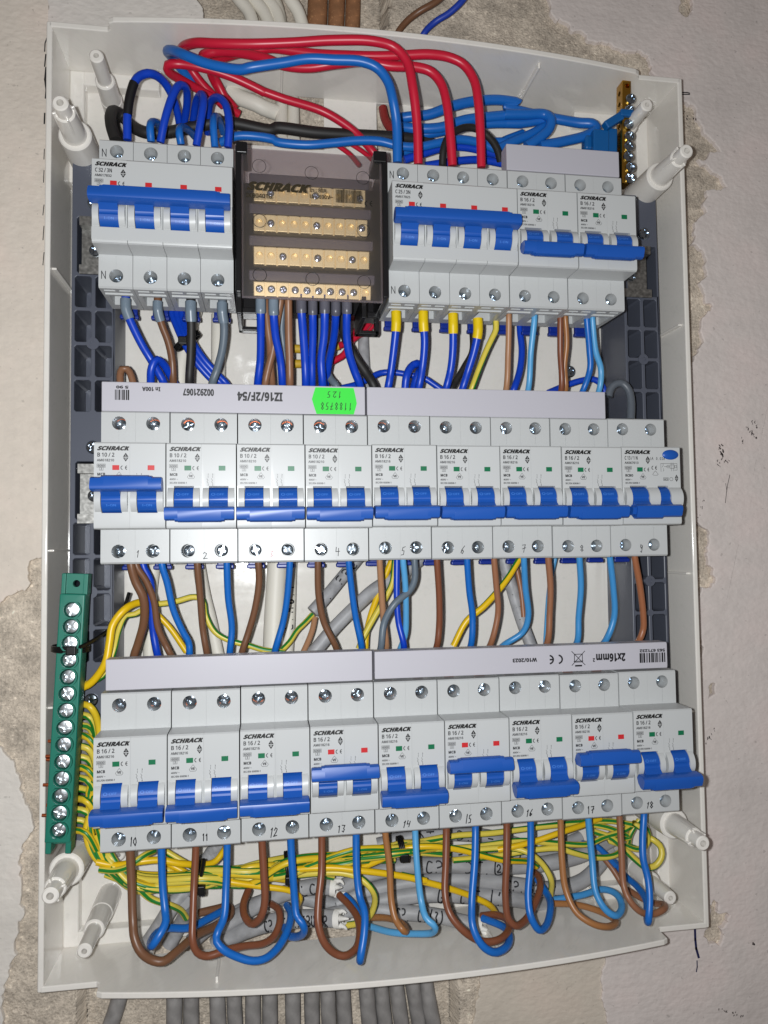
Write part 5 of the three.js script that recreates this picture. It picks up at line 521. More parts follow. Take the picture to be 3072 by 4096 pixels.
{"n":"drop_wire","c":"brown","r":1.95,"p":[[48.8,-75.9,-18.0],[48.8,-81.9,-18.0],[50.1,-102.1,-22.6],[51.1,-119.6,-26.5],[53.3,-135.1,-30.0],[53.3,-147.1,-58.0]],"l":"brown wire from the breaker marked two","g":"wires hanging between middle and bottom row","k":"wire"},
{"n":"drop_wire","c":"midblue","r":1.95,"p":[[65.2,-76.2,-18.0],[65.2,-82.2,-18.0],[65.7,-102.5,-22.6],[67.5,-120.1,-26.6],[66.1,-135.1,-30.0],[66.1,-147.1,-58.0]],"l":"bright blue wire from the breaker marked two","g":"wires hanging between middle and bottom row","k":"wire"},
{"n":"drop_wire","c":"brown","r":1.95,"p":[[82.7,-75.6,-18.0],[82.7,-81.6,-18.0],[83.1,-94.1,-20.8],[80.6,-109.8,-24.2],[77.1,-122.1,-27.0],[72.9,-135.4,-30.0],[72.9,-147.4,-58.0]],"l":"brown wire from the breaker marked three","g":"wires hanging between middle and bottom row","k":"wire"},
{"n":"drop_wire","c":"midblue","r":1.95,"p":[[100.7,-75.9,-18.0],[100.7,-81.9,-18.0],[99.1,-103.2,-22.8],[96.8,-117.4,-26.0],[92.0,-134.7,-30.0],[92.0,-146.7,-58.0]],"l":"bright blue wire from the breaker marked three","g":"wires hanging between middle and bottom row","k":"wire"},
{"n":"drop_wire","c":"brown","r":1.95,"p":[[116.7,-75.7,-18.0],[116.7,-81.7,-18.0],[117.3,-101.9,-22.5],[120.5,-118.0,-26.1],[128.2,-134.6,-30.0],[128.2,-146.6,-58.0]],"l":"brown wire from the breaker marked four","g":"wires hanging between middle and bottom row","k":"wire"},
{"n":"drop_wire","c":"midblue","r":1.95,"p":[[134.6,-75.9,-18.0],[134.6,-81.9,-18.0],[136.7,-99.6,-22.1],[139.1,-114.9,-25.6],[143.2,-134.6,-30.0],[143.2,-146.6,-58.0]],"l":"bright blue wire from the breaker marked four","g":"wires hanging between middle and bottom row","k":"wire"},
{"n":"drop_wire","c":"tan","r":1.9,"p":[[152.8,-75.7,-18.0],[152.8,-81.7,-18.0],[154.5,-100.1,-23.6],[156.3,-117.4,-28.7],[158.7,-135.6,-34.0],[158.7,-147.6,-62.0]],"l":"pale brown wire from the breaker marked five","g":"wires hanging between middle and bottom row","k":"wire"},
{"n":"drop_wire","c":"blue","r":2.0,"p":[[165.2,-76.1,-30.0],[165.2,-82.1,-30.0],[164.8,-105.1,-30.0],[165.6,-119.6,-30.0],[168.8,-134.5,-30.0],[168.8,-146.5,-58.0]],"l":"royal blue wire behind the light blue one at the breaker marked five","g":"wires hanging between middle and bottom row","k":"wire"},
{"n":"drop_wire","c":"lightblue","r":1.85,"p":[[166.7,-75.9,-18.0],[166.7,-81.9,-18.0],[168.6,-95.8,-22.2],[169.9,-114.1,-27.6],[169.9,-127.1,-31.4],[167.5,-135.5,-34.0],[167.5,-147.5,-62.0]],"l":"light blue wire from the breaker marked five","g":"wires hanging between middle and bottom row","k":"wire"},
{"n":"drop_wire","c":"grey","r":2.1,"p":[[175.6,-76.6,-28.0],[175.6,-82.6,-28.0],[175.0,-94.3,-25.7],[171.7,-100.5,-24.4],[162.1,-108.1,-22.0],[156.1,-118.8,-23.8],[154.1,-134.4,-26.0],[154.1,-146.4,-54.0]],"l":"grey wire swinging left under the breaker marked five","g":"wires hanging between middle and bottom row","k":"wire"},
{"n":"drop_wire","c":"redbrown","r":2.0,"p":[[187.1,-75.3,-18.0],[187.1,-81.3,-18.0],[189.4,-105.3,-23.4],[190.0,-121.8,-27.1],[189.0,-134.7,-30.0],[189.0,-146.7,-58.0]],"l":"reddish brown wire from the breaker marked six","g":"wires hanging between middle and bottom row","k":"wire"},
{"n":"drop_wire","c":"midblue","r":2.0,"p":[[205.5,-75.6,-18.0],[205.5,-81.6,-18.0],[207.7,-101.1,-22.4],[210.4,-116.8,-26.0],[210.2,-135.0,-30.0],[210.2,-147.0,-58.0]],"l":"bright blue wire from the breaker marked six","g":"wires hanging between middle and bottom row","k":"wire"},
{"n":"drop_wire","c":"tan2","r":1.9,"p":[[222.1,-74.8,-18.0],[222.1,-80.8,-18.0],[224.6,-99.6,-22.2],[226.4,-114.9,-25.6],[222.8,-134.4,-30.0],[222.8,-146.4,-58.0]],"l":"pale brown wire from the breaker marked seven","g":"wires hanging between middle and bottom row","k":"wire"},
{"n":"drop_wire","c":"lightblue2","r":1.95,"p":[[240.8,-75.0,-18.0],[240.8,-81.0,-18.0],[243.8,-100.2,-24.9],[247.6,-119.0,-31.6],[245.2,-128.5,-35.1],[234.8,-136.5,-40.0],[234.8,-148.5,-68.0]],"l":"light blue wire swinging left from the breaker marked seven","g":"wires hanging between middle and bottom row","k":"wire"},
{"n":"drop_wire","c":"tan2","r":2.0,"p":[[256.2,-75.2,-18.0],[256.2,-81.2,-18.0],[258.9,-100.3,-22.3],[259.4,-115.8,-25.8],[259.0,-135.0,-30.0],[259.0,-147.0,-58.0]],"l":"pale brown wire from the breaker marked eight","g":"wires hanging between middle and bottom row","k":"wire"},
{"n":"drop_wire","c":"lightblue2","r":1.95,"p":[[276.1,-74.8,-18.0],[276.1,-80.8,-18.0],[278.6,-100.7,-22.5],[278.4,-119.4,-26.6],[278.5,-135.1,-30.0],[278.5,-147.1,-58.0]],"l":"light blue wire from the breaker marked eight","g":"wires hanging between middle and bottom row","k":"wire"},
{"n":"drop_wire","c":"lightblue2","r":2.0,"p":[[297.7,-75.1,-22.0],[297.7,-81.1,-22.0],[301.7,-101.4,-26.5],[303.7,-120.4,-30.6],[299.3,-135.2,-34.0],[299.3,-147.2,-62.0]],"l":"light blue wire from the breaker marked nine","g":"wires hanging between middle and bottom row","k":"wire"},
{"n":"drop_wire","c":"orangebrown2","r":2.0,"p":[[312.1,-75.3,-18.0],[312.1,-81.3,-18.0],[317.5,-101.5,-22.5],[321.2,-119.4,-26.5],[321.9,-127.9,-28.3],[319.7,-135.3,-30.0],[319.7,-147.3,-58.0]],"l":"orange brown wire from the breaker marked nine, over the rack","g":"wires hanging between middle and bottom row","k":"wire"},
{"n":"white_cable","c":"white","r":3.8,"p":[[17.2,-82.9,-76.0],[15.2,-104.6,-75.3],[14.6,-141.2,-74.0]],"l":"upright white cable behind the wires of the first middle breaker","k":"cable"},
{"n":"white_cable","c":"white","r":4.0,"p":[[44.5,-81.3,-72.0],[48.3,-103.2,-71.3],[52.5,-120.3,-70.7],[57.2,-143.0,-70.0]],"l":"white cable slanting behind the breaker marked two","k":"cable"},
{"n":"white_cable","c":"white","r":6.4,"p":[[94.4,-80.1,-76.0],[92.6,-111.1,-74.0],[91.0,-142.6,-72.0]],"l":"thick white cable behind the breaker marked three","k":"cable"},
{"n":"white_cable","c":"white","r":4.2,"p":[[103.2,-80.3,-78.0],[102.0,-111.5,-76.0],[100.1,-143.2,-74.0]],"l":"thinner white cable with pen marks behind the breaker marked three","k":"cable","txt":[["L.Ho.P",0.25,0.75,4.2,0]]},
{"n":"grey_cable","c":"cablegrey","r":4.1,"p":[[147.7,-79.9,-70.0],[134.3,-95.1,-66.0],[124.2,-106.2,-62.0],[115.9,-114.9,-60.0]],"l":"short grey cable lettered in pen behind the breaker marked four","k":"cable","txt":[["P. FRC",0.12,0.9,4.6,1]]},
{"n":"grey_cable","c":"cablegrey","r":4.4,"p":[[190.0,-80.4,-66.0],[173.1,-92.3,-62.0],[155.9,-101.5,-59.9],[143.0,-112.1,-58.0],[129.4,-124.9,-57.1],[115.0,-141.2,-56.0]],"l":"long grey cable slanting across behind the breakers marked four and five","k":"cable"},
{"n":"grey_cable","c":"cablegrey","r":4.0,"p":[[242.1,-79.0,-66.0],[248.3,-105.3,-62.0],[253.1,-123.8,-60.0],[258.6,-141.0,-58.0]],"l":"grey cable slanting behind the breaker marked seven","k":"cable","txt":[[". . : .",0.3,0.75,3.5,2]]},
{"n":"earth_wire","c":"yellow","r":2.2,"p":[[-16.6,-151.7,-30.0],[-11.5,-149.6,-29.0],[-6.5,-144.6,-27.7],[-1.7,-136.5,-26.0],[-0.2,-126.7,-27.3],[1.3,-116.7,-28.6],[7.2,-108.5,-30.0],[12.5,-105.3,-35.5],[17.7,-105.0,-40.0]],"l":"yellow earth wire leaving the green terminal bar beside the rack","g":"yellow and green earth wires between middle and bottom row","k":"wire"},
{"n":"earth_wire","c":"pe","r":1.7,"p":[[-18.0,-151.4,-36.0],[-8.3,-148.1,-36.7],[-4.3,-144.9,-37.1],[0.0,-133.1,-38.0],[2.1,-120.7,-42.1],[5.4,-113.1,-44.7],[9.9,-112.5,-46.2],[14.7,-109.9,-48.0]],"l":"striped earth wire running with the yellow one beside the rack","g":"yellow and green earth wires between middle and bottom row","k":"wire"},
{"n":"earth_wire","c":"pe","r":1.75,"p":[[14.7,-105.4,-48.0],[23.5,-106.7,-47.5],[34.0,-105.4,-46.9],[44.5,-102.9,-46.3],[49.4,-104.9,-46.0],[51.4,-114.4,-46.0],[56.9,-124.4,-46.0],[65.7,-129.6,-46.0],[76.4,-132.7,-46.0],[85.4,-135.7,-46.0],[98.0,-137.5,-46.0]],"l":"striped earth wire crossing level behind the breakers marked one to three","g":"yellow and green earth wires between middle and bottom row","k":"wire"},
{"n":"earth_wire","c":"yellow","r":1.8,"p":[[16.2,-106.7,-50.0],[23.1,-113.6,-50.0],[30.1,-121.4,-50.0],[39.8,-136.1,-50.0]],"l":"yellow wire slanting down behind the first breaker of the middle row","g":"yellow and green earth wires between middle and bottom row","k":"wire"},
{"n":"earth_wire","c":"pe","r":1.8,"p":[[115.9,-116.3,-60.0],[110.6,-121.6,-57.5],[105.8,-125.9,-55.4],[101.5,-132.0,-52.9],[95.4,-137.9,-50.0]],"l":"striped earth wire coming out of the short lettered grey cable","g":"yellow and green earth wires between middle and bottom row","k":"wire"},
{"n":"cable_core","c":"tan","r":1.8,"p":[[117.5,-118.3,-60.0],[115.7,-125.4,-56.8],[113.1,-131.6,-53.9],[109.1,-139.3,-50.0]],"l":"brown core coming out of the short lettered grey cable","k":"wire"},
{"n":"earth_wire","c":"pe","r":1.9,"p":[[168.2,-82.9,-56.0],[166.3,-97.2,-54.6],[161.7,-106.5,-53.6],[154.6,-117.6,-52.3],[146.6,-131.3,-50.7],[143.7,-137.6,-50.0]],"l":"striped earth wire slanting behind the breaker marked five","g":"yellow and green earth wires between middle and bottom row","k":"wire"},
{"n":"earth_wire","c":"yellow","r":2.0,"p":[[166.9,-82.9,-60.0],[157.5,-104.8,-58.0],[152.2,-117.8,-55.6],[149.2,-128.9,-53.7],[148.2,-138.5,-52.0]],"l":"yellow earth wire slanting behind the breaker marked five","g":"yellow and green earth wires between middle and bottom row","k":"wire"},
{"n":"earth_wire","c":"yellow","r":2.0,"p":[[246.3,-82.1,-40.0],[235.5,-97.0,-38.0],[220.7,-112.0,-36.0],[209.6,-121.0,-36.9],[201.2,-136.2,-38.0]],"l":"plain yellow wire slanting across behind the breakers marked six and seven","g":"yellow and green earth wires between middle and bottom row","k":"wire"},
{"n":"cable_core","c":"tan2","r":1.7,"p":[[249.7,-85.6,-60.0],[252.6,-105.2,-58.0],[253.2,-121.3,-56.0]],"l":"thin brown core behind the breaker marked seven","k":"wire"},
{"n":"cable_core","c":"lightblue","r":1.5,"p":[[278.8,-80.6,-62.0],[273.6,-102.6,-62.0],[269.9,-130.8,-60.0],[269.1,-140.6,-60.0]],"l":"thin light blue core behind the breaker marked eight","k":"wire"},
{"n":"loop_wire","c":"brown","r":2.35,"p":[[13.1,-231.3,-18.0],[13.1,-239.3,-18.0],[14.3,-257.7,-16.0],[15.6,-273.5,-12.0],[17.1,-280.3,-8.0],[20.7,-287.0,-6.0],[26.4,-292.4,-7.1],[32.1,-294.0,-8.0],[38.0,-292.7,-14.0],[47.1,-291.7,-28.0],[57.7,-294.5,-44.0],[65.0,-294.2,-56.0],[63.8,-292.8,-62.0],[55.4,-295.3,-66.0],[45.3,-297.7,-68.0]],"l":"brown wire looping from the breaker marked ten, widest loop","g":"wires looping below the bottom row","k":"wire"},
{"n":"loop_wire","c":"midblue","r":2.15,"p":[[29.6,-231.7,-18.0],[29.6,-239.7,-18.0],[30.6,-259.0,-16.0],[32.4,-270.2,-12.0],[33.1,-273.9,-8.0],[30.3,-278.4,-4.0],[27.0,-283.1,-4.0],[24.6,-286.5,-14.0],[26.1,-287.6,-26.0],[30.7,-289.2,-34.0],[41.6,-293.8,-42.0],[52.0,-294.3,-52.0],[60.3,-293.9,-60.0]],"l":"bright blue wire kinked back under the breaker marked ten","g":"wires looping below the bottom row","k":"wire"},
{"n":"loop_wire","c":"redbrown","r":2.0,"p":[[48.0,-231.4,-18.0],[48.0,-239.4,-18.0],[47.3,-259.5,-14.0],[47.3,-272.8,-8.0],[47.6,-282.6,-4.0],[49.7,-288.7,-4.0],[54.6,-292.2,-5.6],[62.4,-291.9,-8.0],[66.8,-292.3,-11.0],[74.8,-293.9,-16.0],[84.6,-296.5,-22.0],[90.5,-296.0,-28.0],[93.9,-291.6,-34.0],[93.4,-287.9,-42.0],[89.0,-287.7,-50.0]],"l":"reddish brown wire sweeping right from the breaker marked eleven","g":"wires looping below the bottom row","k":"wire"},
{"n":"loop_wire","c":"midblue","r":2.1,"p":[[65.0,-231.0,-18.0],[65.0,-239.0,-18.0],[64.5,-260.9,-14.0],[63.6,-274.2,-8.0],[60.5,-279.4,-3.0],[60.0,-282.8,-2.2],[63.4,-286.9,-1.0],[70.4,-291.9,-1.9],[79.1,-295.6,-3.0],[86.3,-296.3,-6.0],[93.7,-294.2,-14.0],[98.8,-289.7,-24.0],[100.4,-287.0,-34.0],[98.3,-286.6,-44.0]],"l":"bright blue wire sweeping in a wide loop from the breaker marked eleven","g":"wires looping below the bottom row","k":"wire"},
{"n":"loop_wire","c":"redbrown","r":2.15,"p":[[84.2,-231.0,-18.0],[84.2,-239.0,-18.0],[85.1,-255.2,-16.0],[85.6,-269.9,-14.0],[83.5,-277.9,-14.0],[78.5,-283.4,-18.0],[74.4,-281.8,-24.0],[73.4,-278.7,-32.0],[75.9,-275.2,-42.0]],"l":"reddish brown wire curled left under the breaker marked twelve","g":"wires looping below the bottom row","k":"wire"},
{"n":"loop_wire","c":"midblue","r":2.15,"p":[[100.2,-231.0,-18.0],[100.2,-239.0,-18.0],[101.1,-256.4,-16.0],[102.2,-272.1,-14.0],[103.0,-278.2,-12.0],[106.2,-282.0,-10.0],[107.1,-286.7,-12.0],[104.3,-293.4,-20.0],[98.7,-297.3,-30.0],[96.8,-297.3,-40.0]],"l":"bright blue wire with a small curl under the breaker marked twelve","g":"wires looping below the bottom row","k":"wire"},
{"n":"loop_wire","c":"redbrown","r":2.1,"p":[[117.7,-230.6,-18.0],[117.7,-238.6,-18.0],[117.0,-256.8,-14.0],[114.8,-270.4,-8.0],[114.4,-279.9,-4.0],[117.5,-289.2,-2.0],[123.7,-296.2,-3.2],[129.1,-298.1,-4.0],[135.6,-297.7,-10.0],[139.0,-294.7,-20.0],[138.8,-291.1,-32.0],[135.0,-288.4,-42.0],[129.9,-285.7,-50.0]],"l":"reddish brown wire in an oval loop under the breaker marked thirteen","g":"wires looping below the bottom row","k":"wire"},
{"n":"loop_wire","c":"midblue","r":2.1,"p":[[137.3,-231.1,-18.0],[137.3,-239.1,-18.0],[137.0,-258.4,-14.0],[138.1,-270.0,-10.0],[139.9,-275.6,-4.0],[138.9,-283.9,2.0],[136.0,-295.5,6.0],[137.8,-299.7,-4.0],[140.7,-299.0,-20.0],[141.0,-294.0,-36.0],[137.7,-289.5,-46.0],[133.8,-287.4,-52.0]],"l":"bright blue wire hanging in a long narrow loop under the breaker marked thirteen","g":"wires looping below the bottom row","k":"wire"},
{"n":"loop_wire","c":"orangebrown","r":1.9,"p":[[154.2,-230.6,-18.0],[154.2,-238.6,-18.0],[156.0,-256.4,-16.0],[156.3,-274.9,-12.0],[157.9,-283.1,-8.0],[161.6,-287.6,-4.0],[164.7,-291.0,-12.0],[163.4,-292.8,-24.0],[157.3,-295.4,-36.0],[148.6,-298.9,-46.0]],"l":"orange brown wire with a short loop under the breaker marked fourteen","g":"wires looping below the bottom row","k":"wire"},
{"n":"loop_wire","c":"lightblue","r":1.9,"p":[[171.7,-231.0,-18.0],[171.7,-239.0,-18.0],[171.7,-256.8,-14.0],[173.1,-275.4,-10.0],[174.5,-281.8,-4.0],[179.0,-285.8,-2.0],[178.7,-291.0,-6.0],[169.8,-295.9,-16.0],[158.3,-298.9,-26.0],[146.9,-301.2,-40.0]],"l":"pale blue wire swept left under the breaker marked fourteen","g":"wires looping below the bottom row","k":"wire"},
{"n":"loop_wire","c":"redbrown","r":2.1,"p":[[190.2,-230.8,-18.0],[190.2,-238.8,-18.0],[188.7,-255.3,-14.0],[186.6,-272.8,-8.0],[188.3,-281.0,-3.0],[195.6,-289.3,0.0],[206.7,-297.0,-2.9],[216.1,-298.1,-5.0],[225.3,-297.9,-14.0],[228.5,-297.9,-26.0],[224.9,-299.4,-36.0],[217.7,-303.0,-44.0]],"l":"reddish brown wire in a round loop under the breaker marked fifteen","g":"wires looping below the bottom row","k":"wire"},
{"n":"loop_wire","c":"midblue","r":2.15,"p":[[207.7,-231.1,-18.0],[207.7,-239.1,-18.0],[205.3,-255.7,-12.0],[200.9,-276.4,-4.0],[199.7,-285.8,2.0],[203.5,-294.3,5.0],[210.6,-299.7,4.0],[219.5,-301.1,-2.0],[225.3,-301.2,-12.0],[226.4,-302.1,-26.0],[217.4,-302.6,-40.0]],"l":"bright blue wire in the lowest loop, under the breaker marked fifteen","g":"wires looping below the bottom row","k":"wire"},
{"n":"loop_wire","c":"redbrown","r":2.1,"p":[[226.8,-230.6,-18.0],[226.8,-238.6,-18.0],[224.9,-258.0,-14.0],[222.6,-277.5,-10.0],[223.5,-288.5,-8.0],[227.5,-292.6,-8.0],[235.4,-293.2,-14.0],[244.7,-290.0,-24.0],[252.3,-284.8,-34.0],[255.2,-282.4,-44.0],[254.6,-282.4,-52.0]],"l":"reddish brown wire in a narrow loop under the breaker marked sixteen","g":"wires looping below the bottom row","k":"wire"},
{"n":"loop_wire","c":"midblue","r":2.1,"p":[[241.5,-230.8,-18.0],[241.5,-238.8,-18.0],[239.5,-259.1,-14.0],[235.5,-277.7,-8.0],[235.5,-286.4,-4.0],[240.0,-294.1,-4.0],[246.8,-295.0,-10.0],[254.1,-291.6,-22.0],[257.5,-290.2,-34.0],[255.1,-285.0,-48.0]],"l":"bright blue wire in an oval loop under the breaker marked sixteen","g":"wires looping below the bottom row","k":"wire"},
{"n":"loop_wire","c":"orangebrown","r":1.95,"p":[[260.2,-230.6,-18.0],[260.2,-238.6,-18.0],[258.9,-260.5,-14.0],[259.2,-275.8,-10.0],[262.9,-286.2,-4.0],[271.0,-291.5,0.0],[281.0,-294.9,-2.0],[290.6,-297.5,-12.0],[288.4,-298.6,-26.0],[278.1,-298.8,-38.0],[265.0,-302.1,-50.0]],"l":"orange brown wire in a flat loop under the breaker marked seventeen","g":"wires looping below the bottom row","k":"wire"},
{"n":"loop_wire","c":"lightblue2","r":2.0,"p":[[277.7,-230.9,-18.0],[277.7,-238.9,-18.0],[277.7,-261.9,-14.0],[276.9,-278.1,-8.0],[280.8,-286.3,-4.0],[286.8,-290.2,-4.0],[294.7,-289.6,-12.0],[296.6,-287.1,-22.0],[292.5,-287.8,-32.0],[282.8,-295.9,-44.0],[266.5,-302.1,-54.0]],"l":"light blue wire in a round loop under the breaker marked seventeen","g":"wires looping below the bottom row","k":"wire"},
{"n":"loop_wire","c":"tan3","r":1.95,"p":[[297.6,-230.7,-18.0],[297.6,-238.7,-18.0],[296.4,-258.8,-14.0],[295.2,-276.2,-10.0],[296.3,-282.5,-6.0],[301.6,-288.8,-4.0],[311.5,-292.9,-7.3],[319.7,-292.3,-10.0],[325.2,-293.7,-18.0],[324.5,-297.9,-30.0],[321.0,-298.9,-40.0],[317.2,-297.7,-50.0]],"l":"brown wire in a flat loop under the breaker marked eighteen","g":"wires looping below the bottom row","k":"wire"},
{"n":"loop_wire","c":"midblue","r":2.1,"p":[[313.5,-230.7,-18.0],[313.5,-238.7,-18.0],[310.1,-252.1,-14.0],[308.1,-262.0,-10.0],[307.6,-270.9,-4.0],[306.2,-280.3,0.0],[303.9,-291.8,2.0],[308.3,-295.4,-8.0],[316.3,-292.6,-24.0],[318.1,-290.9,-40.0],[316.5,-289.7,-50.0],[314.4,-284.8,-62.0]],"l":"bright blue wire hanging last in line, under the breaker marked eighteen","g":"wires looping below the bottom row","k":"wire"},
{"n":"cable_core","c":"tan3","r":1.9,"p":[[307.1,-281.6,-64.0],[311.4,-288.0,-58.0],[315.5,-296.7,-52.0],[316.0,-299.1,-46.0]],"l":"brown core slanting down behind the breaker marked eighteen","k":"wire"},
{"n":"cable_core","c":"midblue","r":1.9,"p":[[291.7,-271.2,-62.0],[299.1,-271.5,-58.0],[305.3,-276.6,-56.0],[312.4,-284.7,-56.0]],"l":"blue core crossing the grey cables behind the breaker marked seventeen","k":"wire"},
{"n":"earth_wire","c":"yellow","r":1.9,"p":[[103.9,-263.0,-36.0],[116.2,-262.3,-34.0],[126.7,-262.7,-33.1],[140.8,-264.8,-32.0],[160.7,-269.0,-32.7],[180.9,-274.4,-33.4],[165.2,-270.0,-34.0],[179.1,-275.3,-35.0],[193.2,-280.4,-36.0],[210.9,-288.9,-39.6],[222.0,-295.8,-42.0],[229.1,-305.6,-50.0]],"l":"long yellow earth wire slanting to the white frayed sheath","g":"yellow and green earth wires bundled below the bottom row","k":"wire"},
{"n":"earth_wire","c":"yellow","r":1.9,"p":[[139.2,-269.8,-44.0],[155.3,-262.3,-40.0],[167.6,-255.8,-36.0],[183.8,-254.7,-34.0],[202.6,-258.4,-34.8],[216.9,-263.2,-35.4],[231.3,-267.4,-36.0],[248.2,-272.2,-43.1],[254.6,-276.7,-46.0]],"l":"yellow earth wire arching to the breaker marked sixteen","g":"yellow and green earth wires bundled below the bottom row","k":"wire"},
{"n":"earth_wire","c":"yellow","r":1.8,"p":[[51.1,-263.4,-38.0],[65.7,-267.1,-36.0],[82.9,-271.4,-37.0],[100.4,-275.9,-38.0],[105.7,-280.7,-40.0],[105.3,-288.2,-48.0]],"l":"yellow earth wire ending in a hook under the breaker marked twelve","g":"yellow and green earth wires bundled below the bottom row","k":"wire"},
{"n":"earth_wire","c":"pe","r":1.9,"p":[[100.6,-269.7,-44.0],[118.3,-267.7,-40.0],[131.6,-267.9,-37.7],[141.3,-270.9,-36.0],[148.1,-277.1,-34.0],[150.5,-284.9,-37.3],[148.1,-295.7,-42.0],[142.3,-302.2,-47.5],[133.8,-306.4,-54.0]],"l":"pale striped earth wire in a big round loop under the breaker marked thirteen","g":"yellow and green earth wires bundled below the bottom row","k":"wire"},
{"n":"earth_wire","c":"pe","r":1.8,"p":[[214.0,-262.0,-42.0],[236.6,-261.9,-40.0],[245.8,-263.8,-36.0],[254.4,-270.8,-36.0],[260.0,-280.3,-36.0],[263.6,-295.0,-46.0]],"l":"striped earth wire curving down beside the breaker marked sixteen","g":"yellow and green earth wires bundled below the bottom row","k":"wire"},
{"n":"earth_wire","c":"pe","r":1.9,"p":[[-5.0,-260.7,-44.0],[12.4,-267.3,-40.0],[20.5,-275.6,-42.0],[30.3,-280.7,-44.0],[36.4,-287.8,-51.1],[38.9,-294.6,-56.0]],"l":"striped earth wire leaving the bundle early under the breaker marked ten","g":"yellow and green earth wires bundled below the bottom row","k":"wire"},
{"n":"earth_wire","c":"pe","r":1.8,"p":[[173.1,-260.5,-46.0],[191.5,-257.8,-47.3],[200.3,-255.2,-48.0],[225.9,-255.3,-48.9],[256.1,-254.2,-50.0],[287.0,-253.6,-51.2],[308.0,-254.4,-52.0],[323.7,-257.1,-50.0],[322.0,-255.5,-48.0],[327.2,-259.4,-46.0],[330.7,-265.8,-46.9],[326.9,-272.2,-48.0],[319.9,-271.1,-52.0]],"l":"uppermost striped earth wire curling round at the far end","g":"yellow and green earth wires bundled below the bottom row","k":"wire"},
{"n":"earth_wire","c":"pe","r":1.8,"p":[[185.5,-259.9,-42.0],[214.6,-260.9,-44.0],[244.1,-259.7,-44.8],[264.1,-262.7,-45.3],[289.5,-265.4,-46.0],[300.6,-262.8,-47.7],[316.3,-260.0,-50.0],[325.7,-257.2,-54.0]],"l":"striped earth wire weaving level below the breakers marked fifteen to seventeen","g":"yellow and green earth wires bundled below the bottom row","k":"wire"},
{"n":"earth_wire","c":"pe","r":1.8,"p":[[200.6,-268.9,-46.0],[230.2,-269.0,-48.0],[254.3,-266.4,-46.0],[269.8,-266.3,-44.7],[278.4,-269.3,-44.0],[294.5,-274.3,-46.2],[307.6,-274.7,-48.0],[318.0,-271.4,-52.0]],"l":"striped earth wire sagging below the breakers marked sixteen and seventeen","g":"yellow and green earth wires bundled below the bottom row","k":"wire"},
{"n":"earth_wire","c":"yellow","r":1.8,"p":[[227.9,-262.2,-40.0],[235.9,-260.4,-38.0],[251.5,-257.8,-38.0],[266.4,-254.1,-38.0],[287.1,-252.2,-44.4],[299.0,-250.5,-48.0]],"l":"yellow earth wire rising towards the breaker marked seventeen","g":"yellow and green earth wires bundled below the bottom row","k":"wire"},
{"n":"earth_wire","c":"pe","r":1.8,"p":[[267.7,-255.2,-54.0],[287.7,-255.3,-53.0],[307.9,-259.2,-52.0],[319.8,-265.4,-51.1],[303.7,-265.0,-50.0],[314.3,-268.8,-48.0],[323.3,-271.9,-48.0],[329.7,-270.3,-48.0],[332.4,-262.0,-50.0],[329.6,-258.2,-54.0]],"l":"striped earth wire knotted round the breaker marked eighteen","g":"yellow and green earth wires bundled below the bottom row","k":"wire"},
{"n":"earth_wire","c":"pe","r":2.0,"p":[[294.9,-259.4,-50.0],[306.4,-263.6,-48.0],[314.2,-270.9,-46.0],[321.5,-277.8,-44.8],[327.2,-282.0,-44.0],[333.6,-281.5,-44.0],[338.3,-276.0,-44.0],[338.8,-270.6,-45.9],[334.4,-266.4,-48.0],[330.3,-265.8,-54.0]],"l":"striped earth wire in an open loop at the far end","g":"yellow and green earth wires bundled below the bottom row","k":"wire"},
{"n":"earth_wire","c":"pe","r":1.7,"p":[[322.9,-271.9,-58.0],[323.0,-266.1,-56.0],[325.9,-261.2,-56.0],[329.8,-256.3,-56.0]],"l":"short striped earth wire standing up at the far end","g":"yellow and green earth wires bundled below the bottom row","k":"wire"},
{"n":"earth_wire","c":"pey","r":1.95,"p":[[-20.3,-161.8,-38.0],[-11.4,-162.6,-32.0],[-7.5,-174.6,-36.0],[-9.1,-213.7,-38.0],[-13.9,-233.6,-36.0],[-6.4,-250.7,-36.0],[14.4,-262.1,-44.0],[50.2,-262.2,-38.0],[77.8,-262.5,-32.0],[104.1,-274.1,-46.0]],"l":"first striped earth wire down the green terminal bar, joining the bundle","g":"yellow and green earth wires bundled below the bottom row","k":"wire"},
{"n":"earth_wire","c":"pe","r":1.95,"p":[[-21.2,-168.3,-41.0],[-12.7,-169.5,-37.0],[-9.7,-181.6,-41.0],[-11.5,-215.1,-43.0],[-12.8,-235.8,-42.0],[-5.7,-251.8,-42.0],[15.6,-263.6,-38.0],[51.1,-263.6,-32.0],[75.8,-270.6,-41.0],[99.5,-257.7,-35.0],[127.0,-269.2,-49.0]],"l":"second striped earth wire down the green terminal bar, joining the bundle","g":"yellow and green earth wires bundled below the bottom row","k":"wire"},
{"n":"earth_wire","c":"pe","r":1.95,"p":[[-20.8,-173.6,-38.0],[-13.9,-176.5,-42.0],[-12.0,-188.7,-46.0],[-13.9,-216.5,-48.0],[-11.6,-238.1,-48.0],[-2.6,-248.2,-36.0],[16.4,-264.9,-32.0],[50.3,-261.1,-41.0],[76.2,-261.0,-35.0],[99.7,-264.8,-44.0],[135.1,-261.6,-38.0],[164.6,-268.5,-52.0]],"l":"third striped earth wire down the green terminal bar, joining the bundle","g":"yellow and green earth wires bundled below the bottom row","k":"wire"},
